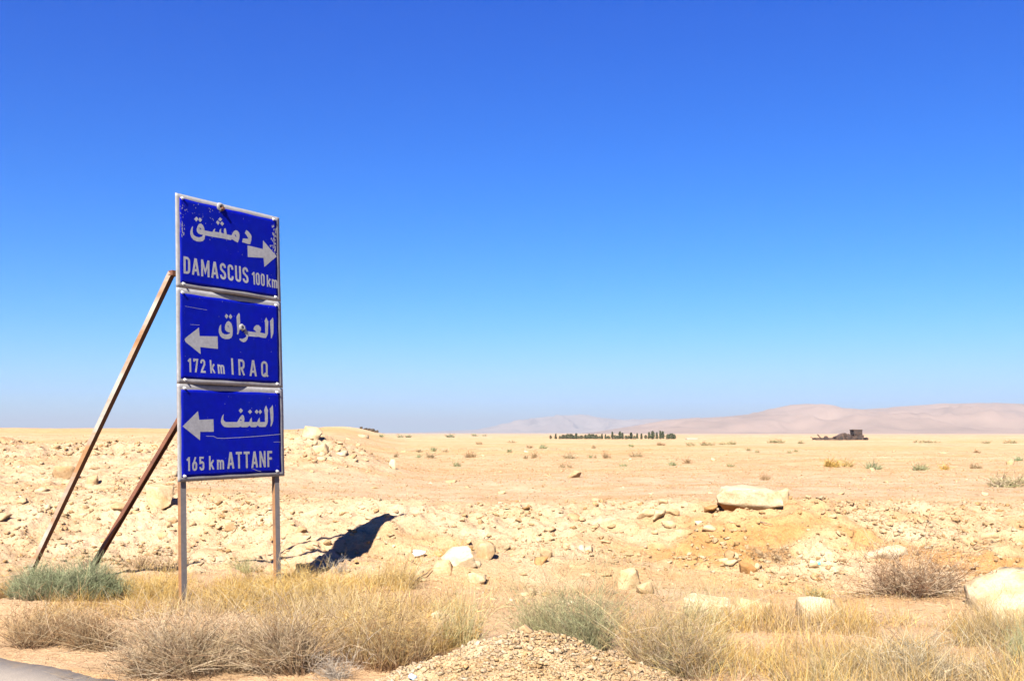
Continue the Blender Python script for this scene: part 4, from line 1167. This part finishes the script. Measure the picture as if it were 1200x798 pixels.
grass_field('dry_grass', 'straw-yellow dry grass filling the bottom right corner',
            [(0.9, 5.4, 6.3, 9.3, 1.0), (1.6, 5.4, 5.6, 8.0, .6), (2.4, 6.0, 8.6, 10.2, .18)], 40000, (.12, .34), STRAW[:3] + TAN + [(0.60, 0.50, 0.24)] + GOLD + STRAW[1:3] + BROWN[1:] + GREYT[:1], 401)
grass_field('dry_grass', 'golden dry grass around the sign posts',
            [(-4.0, -1.0, 7.9, 10.6, 0.8), (-2.6, -0.4, 7.2, 9.6, .45)], 21000, (.08, .22), GOLD + STRAW + BROWN[2:], 402)
grass_field('sparse_grass', 'thin straw stubble on the slope between the heap and the bank',
            [(-1.2, 5.0, 8.6, 11.6, 1.0), (-8, -1.0, 10.2, 12.0, .3)], 5200, (.06, .18), STRAW + TAN, 403)

# ------------------------------------------------------------------ far trees
def build_trees():
    rng = np.random.default_rng(61)
    mt = mat_simple('tree_bark', (0.10, 0.075, 0.055), 0.9)[0]
    def crown_mesh(kind, seed):
        r = np.random.default_rng(seed); n = 420
        if kind == 'cypress':
            z = r.random(n) ** 0.8; rad = 0.13 * (1 - z) ** 0.6 * (0.4 + 1.2 * np.minimum(z * 5, 1)) + 0.015
        elif kind == 'pine':
            z = 0.16 + 0.84 * r.random(n) ** 1.0; rad = 0.30 * (1.02 - z) ** 0.75 * (0.6 + 0.5 * r.random(n)) * (0.75 + 0.35 * np.sin(z * 30))
        else:
            z = 0.12 + 0.88 * r.random(n); rad = 0.45 * np.sqrt(np.clip(1 - ((z - .5) / .52) ** 2, 0, 1)) * (0.7 + .4 * r.random(n))
        a = r.uniform(0, 6.28, n); q = np.sqrt(r.random(n)) * rad
        P = np.stack([q * np.cos(a), q * np.sin(a), z], -1)
        s = 0.065
        A = P + r.normal(0, s, (n, 3)); B = P + r.normal(0, s, (n, 3)); Cc = P + r.normal(0, s, (n, 3))
        V = np.stack([A, B, Cc], 1).reshape(-1, 3); V[:, 2] = np.maximum(V[:, 2], 0.03)
        base = np.array([(0.062, 0.074, 0.040), (0.085, 0.092, 0.052), (0.048, 0.058, 0.034)])[r.integers(0, 3, n)] * r.uniform(.8, 1.3, n)[:, None]
        return np_mesh('crown', V, np.arange(3 * n).reshape(-1, 3), False, np.repeat(base, 3, 0))
    def trunk_mesh():
        bm = bmesh.new(); bmesh.ops.create_cone(bm, cap_ends=True, segments=7, radius1=.035, radius2=.008, depth=.9, matrix=Matrix.Translation((0, 0, .4)))
        for k in range(5):
            a = k * 2.4; R_ = Matrix.Translation((0, 0, .25 + .12 * k)) @ Matrix.Rotation(a, 4, 'Z') @ Matrix.Rotation(.9, 4, 'Y') @ Matrix.Translation((0, 0, .08))
            bmesh.ops.create_cone(bm, cap_ends=True, segments=5, radius1=.012, radius2=.004, depth=.18, matrix=R_)
        me = bpy.data.meshes.new('trunk'); bm.to_mesh(me); bm.free(); me.materials.append(mt); return me
    lib = {k: [crown_mesh(k, 500 + i + 10 * j) for i in range(3)] for j, k in enumerate(('cypress', 'pine', 'round'))}
    tm = trunk_mesh()
    spec = [(645, 3, 'round'), (651, 5, 'pine'), (660, 4, 'round'), (665, 5, 'round'), (669, 5, 'round'), (675, 6, 'cypress'), (681, 3, 'round'), (686, 4, 'round'), (690, 5, 'round'), (694, 5, 'round'), (698, 4, 'round'),
            (705, 5, 'cypress'), (709, 5, 'pine'), (717, 8, 'cypress'), (720, 4, 'round'), (726, 8, 'cypress'), (729, 7, 'cypress'), (739, 7, 'cypress'), (746, 6, 'pine'), (751, 6, 'cypress'),
            (656, 2.6, 'round'), (672, 3, 'round'), (678, 2.6, 'round'), (702, 2.8, 'round'), (712, 3, 'round'), (723, 3, 'round'), (733, 3, 'round'), (736, 2.6, 'round'), (743, 3, 'round'), (756, 3, 'round'),
            (760, 7.5, 'pine'), (764, 9, 'pine'), (769, 7, 'pine'), (773, 9.5, 'pine'), (776, 8, 'pine'), (782, 5, 'round'), (786, 6, 'round'), (789, 4.5, 'round')]
    words = {'cypress': 'narrow dark cypress', 'pine': 'dark conical pine', 'round': 'low dark round tree'}
    cnt = {}; spec.sort()
    for i, (px, hp, kind) in enumerate(spec):
        yd = 430 + (i * 37 % 60); x = (px - 600) / F * yd; hh = (hp * 0.85 + 1.8) / F * yd
        z = ground(x, yd)
        big = px >= 758
        r = empty('tree', (x, yd, z - 0.2))
        cnt[kind] = cnt.get(kind, 0) + 1
        tag(r, '%s %s from the left in the far tree line' % (ORD[cnt[kind] - 1], words[kind]), 'tree', 'trees of the far tree line')
        c = link('crown', lib[kind][i % 3], M_plant, r); t = link('trunk', tm, None, r)
        w = hh * (1.0 if kind != 'round' else 1.15) * rng.uniform(.9, 1.2)
        c.scale = (w * (0.75 + 0.6 * ((i * 29) % 11) / 10), w, hh); c.rotation_euler = (0, 0, i * 1.3); t.scale = (hh, hh, hh)
build_trees()

# ------------------------------------------------------------------ far burnt-out truck wreck
def lumpy_box(name, x0, x1, y0, y1, z0, z1, mat, parent, seed, jit=0.06, cuts=2):
    bm = bmesh.new(); bmesh.ops.create_cube(bm, size=1.0)
    bmesh.ops.subdivide_edges(bm, edges=bm.edges[:], cuts=cuts, use_grid_fill=True)
    rr = random.Random(seed)
    for v in bm.verts:
        v.co = Vector((x0 + (v.co.x + .5) * (x1 - x0) + rr.uniform(-jit, jit), y0 + (v.co.y + .5) * (y1 - y0) + rr.uniform(-jit, jit), z0 + (v.co.z + .5) * (z1 - z0) + rr.uniform(-jit, jit)))
    me = bpy.data.meshes.new(name); bm.to_mesh(me); bm.free()
    return link(name, me, mat, parent)

def build_wreck():
    yd = 178.0; x = (985 - 600) / F * yd; z = ground(x, yd); k = yd / F
    r = empty('wreck', (x, yd, z - 0.05))
    tag(r, 'burnt-out brown truck wreck lying on the far plain', 'truck wreck')
    def X(px): return (px - 985) * k
    def Zp(py): return (517.0 - py) * k
    cab = link('cab', None, None, r) if False else None
    c = lumpy_box('cab', X(996.8), X(1006.6), -1.0, 1.0, Zp(511.5), Zp(505.2), M_burnt, r, 1, .03)
    lumpy_box('cab_roof', X(996.2), X(1006.8), -1.05, 1.05, Zp(505.2), Zp(504.4), M_burnt2, c, 2, .03)
    for xx in (999.0, 1004.0):
        lumpy_box('window_opening', X(xx - 1.6), X(xx + 1.6), -1.06, -1.03, Zp(510), Zp(506.5), M_burnt, c, 3, .0, 1)
    lumpy_box('engine_bay', X(997), X(1008), -1.0, 0.9, Zp(516.6), Zp(511.4), M_burnt2, r, 4, .10)
    lumpy_box('crumpled_bumper', X(1007), X(1013), -.9, .6, Zp(516.8), Zp(513.8), M_burnt, r, 5, .16)
    # collapsed cargo body: a sheet leaning over a heap
    V = [(X(976), -1.0, Zp(513)), (X(986.5), -1.1, Zp(508.2)), (X(993), -1.0, Zp(511.5)), (X(976), 1.1, Zp(513.4)), (X(986), 1.0, Zp(508.8)), (X(993), 1.1, Zp(512)),
         (X(978), -1.0, Zp(516.8)), (X(986), -1.0, Zp(516.8)), (X(993), -1.0, Zp(516.8)), (X(978), 1.0, Zp(516.8)), (X(986), 1.0, Zp(516.8)), (X(993), 1.0, Zp(516.8))]
    Fc = [(0, 1, 4, 3), (1, 2, 5, 4), (0, 6, 7, 1), (1, 7, 8, 2), (3, 4, 10, 9), (4, 5, 11, 10), (0, 3, 9, 6), (2, 8, 11, 5)]
    me = bpy.data.meshes.new('collapsed_body'); me.from_pydata(V, [], Fc); me.update()
    link('collapsed_body', me, M_burnt2, r)
    lumpy_box('scrap_heap', X(985), X(996), -1.0, .9, Zp(517), Zp(510.5), M_burnt, r, 6, .22)
    lumpy_box('flat_bed', X(952), X(980), -1.0, 1.0, Zp(516.2), Zp(514.4), M_burnt2, r, 7, .10, 4)
    beam('bent_bar', (X(960), 0, Zp(514)), (X(956.5), 0, Zp(510.2)), [(-.07, -.07), (.07, -.07), (.07, .07), (-.07, .07)], 0, M_burnt, r, 6, .12)
    beam('loose_bar', (X(952), -.5, Zp(515)), (X(947), -.6, Zp(513.4)), [(-.05, -.05), (.05, -.05), (.05, .05), (-.05, .05)], 0, M_burnt2, r, 3)
    for px in (964, 981, 990, 1003):
        bm = bmesh.new()
        bmesh.ops.create_cone(bm, cap_ends=True, segments=16, radius1=.42, radius2=.42, depth=.28, matrix=Matrix.Translation((X(px), -1.05, .38)) @ Matrix.Rotation(math.pi / 2, 4, 'X'))
        bmesh.ops.bevel(bm, geom=bm.edges[:], offset=.05, segments=1, affect='EDGES')
        me = bpy.data.meshes.new('wheel'); bm.to_mesh(me); bm.free(); link('wheel', me, M_burnt, r)
build_wreck()

# ------------------------------------------------------------------ far low buildings
def build_house(px0, px1, py0, py1, yd, col, label, depth=5.0):
    k = yd / F; x0 = (px0 - 600) * k; x1 = (px1 - 600) * k
    xm = (x0 + x1) / 2; zt = ZC - (py0 - HZ) * k; zb = min(ground(xm, yd), ZC - (py1 - HZ) * k) - .2
    r = empty('house', (xm, yd, zb)); tag(r, label, 'building'); w = (x1 - x0) / 2; h = zt - zb
    mw = mat_worn('render_wall', col, tuple(c * .85 for c in col), .6, .4, .7, .9); md = mat_simple('dark_opening', (.05, .045, .04), .8)[0]
    link('wall', box_mesh('wall', -w, w, 0, depth, 0, h - .15), mw, r)
    link('roof', box_mesh('roof', -w - .12, w + .12, -.12, depth + .12, h - .15, h), mw, r)
    for t in (-.55, .5):
        link('window', box_mesh('window', w * t - .35, w * t + .35, -.03, .02, h - .95, h - .45), md, r)
build_house(804.5, 816.5, 513.6, 517.0, 420, (0.80, 0.78, 0.74), 'low white building right of the far trees')
build_house(819, 829, 513.9, 516.5, 450, (0.58, 0.45, 0.30), 'low sand-coloured building beside the white one', 6)

# dark stones crowning the low rise at the left horizon
dsl = []
for i, (px, w) in enumerate([(429, 5), (433, 6), (436.5, 7), (440, 5), (424, 4), (442.5, 4)]):
    yd = 150; x = (px - 600) / F * yd; k = yd / F
    me = stone_mesh('stone', ICO2, 900 + i, (w * k, w * k * .8, (2.6 + i % 3 * .5) * k), M_stone_dark)
    o = link('stone', me); o.location = (x, yd, ground(x, yd) - .05)
    dsl.append((px, o)); tag(o, 'x', 'stone', 'dark stones on the low rise')
for j, (_, o) in enumerate(sorted(dsl, key=lambda t: t[0])): o['label'] = '%s dark stone from the left crowning the low rise at the horizon' % ORD[j]

# ------------------------------------------------------------------ litter
def crumple(name, px, py, wpx, hpx, col, label, cat, seed):
    p = gp(px, py); k = scale_at(p); rng = np.random.default_rng(seed)
    V, Fc = stone_shape(ICO2, rng, 7, .22); V = V / np.abs(V).max(0) * np.array([wpx, wpx * .7, hpx]) * k * .5; V[:, 2] += hpx * k * .35
    m = mat_simple(name + '_film', col, .45)[0]
    o = link(name, np_mesh(name, V, Fc), m); o.location = p
    tag(o, label, cat)
crumple('plastic_bag', 490, 652, 20, 11, (0.78, 0.80, 0.84), 'crumpled white plastic bag right of the sign shadow', 'plastic bag', 1)
crumple('paper_scrap', 952, 662, 9, 5, (0.80, 0.80, 0.76), 'white paper scrap on the orange slope', 'litter', 2)
crumple('bottle_cap', 959, 662, 6, 5, (0.10, 0.42, 0.50), 'turquoise plastic scrap beside the white paper', 'litter', 3)
crumple('plastic_scrap', 484, 797, 12, 9, (0.35, 0.50, 0.70), 'pale blue plastic scrap at the left foot of the gravel heap', 'litter', 4)

def stick(a, b, r, label, seed):
    p0 = gp(*a); p1 = gp(*b); p0.z += r * 1.2; p1.z += r * 2.5
    d = p1 - p0; n = 8; V = []; rr = random.Random(seed); Fc = []
    X = d.cross(Vector((0, 0, 1))).normalized(); Y = Vector((0, 0, 1))
    for k in range(n + 1):
        t = k / n; o = d * t + X * rr.uniform(-.4, .4) * r * 2 + Y * rr.uniform(-.2, .6) * r
        for i in range(5):
            an = i / 5 * math.tau; V.append(tuple(o + (X * math.cos(an) + Y * math.sin(an)) * r * (1 - .5 * t)))
    for k in range(n):
        for i in range(5): Fc.append((k * 5 + i, k * 5 + (i + 1) % 5, (k + 1) * 5 + (i + 1) % 5, (k + 1) * 5 + i))
    me = bpy.data.meshes.new('stick'); me.from_pydata(V, [], Fc + [tuple(range(5))[::-1], tuple(n * 5 + i for i in range(5))]); me.update()
    o = link('stick', me, M_stick); o.location = p0
    tag(o, label, 'stick')
M_stick = mat_worn('dead_wood', (0.20, 0.13, 0.085), (0.30, 0.22, 0.15), 12, .4, .6, .9)
stick((478, 688), (507, 670), .012, 'dark stick lying left of the pale rubble', 1)
stick((891, 613), (906, 617), .008, 'thin bent dark twig on the pale soil below the boulder', 2)
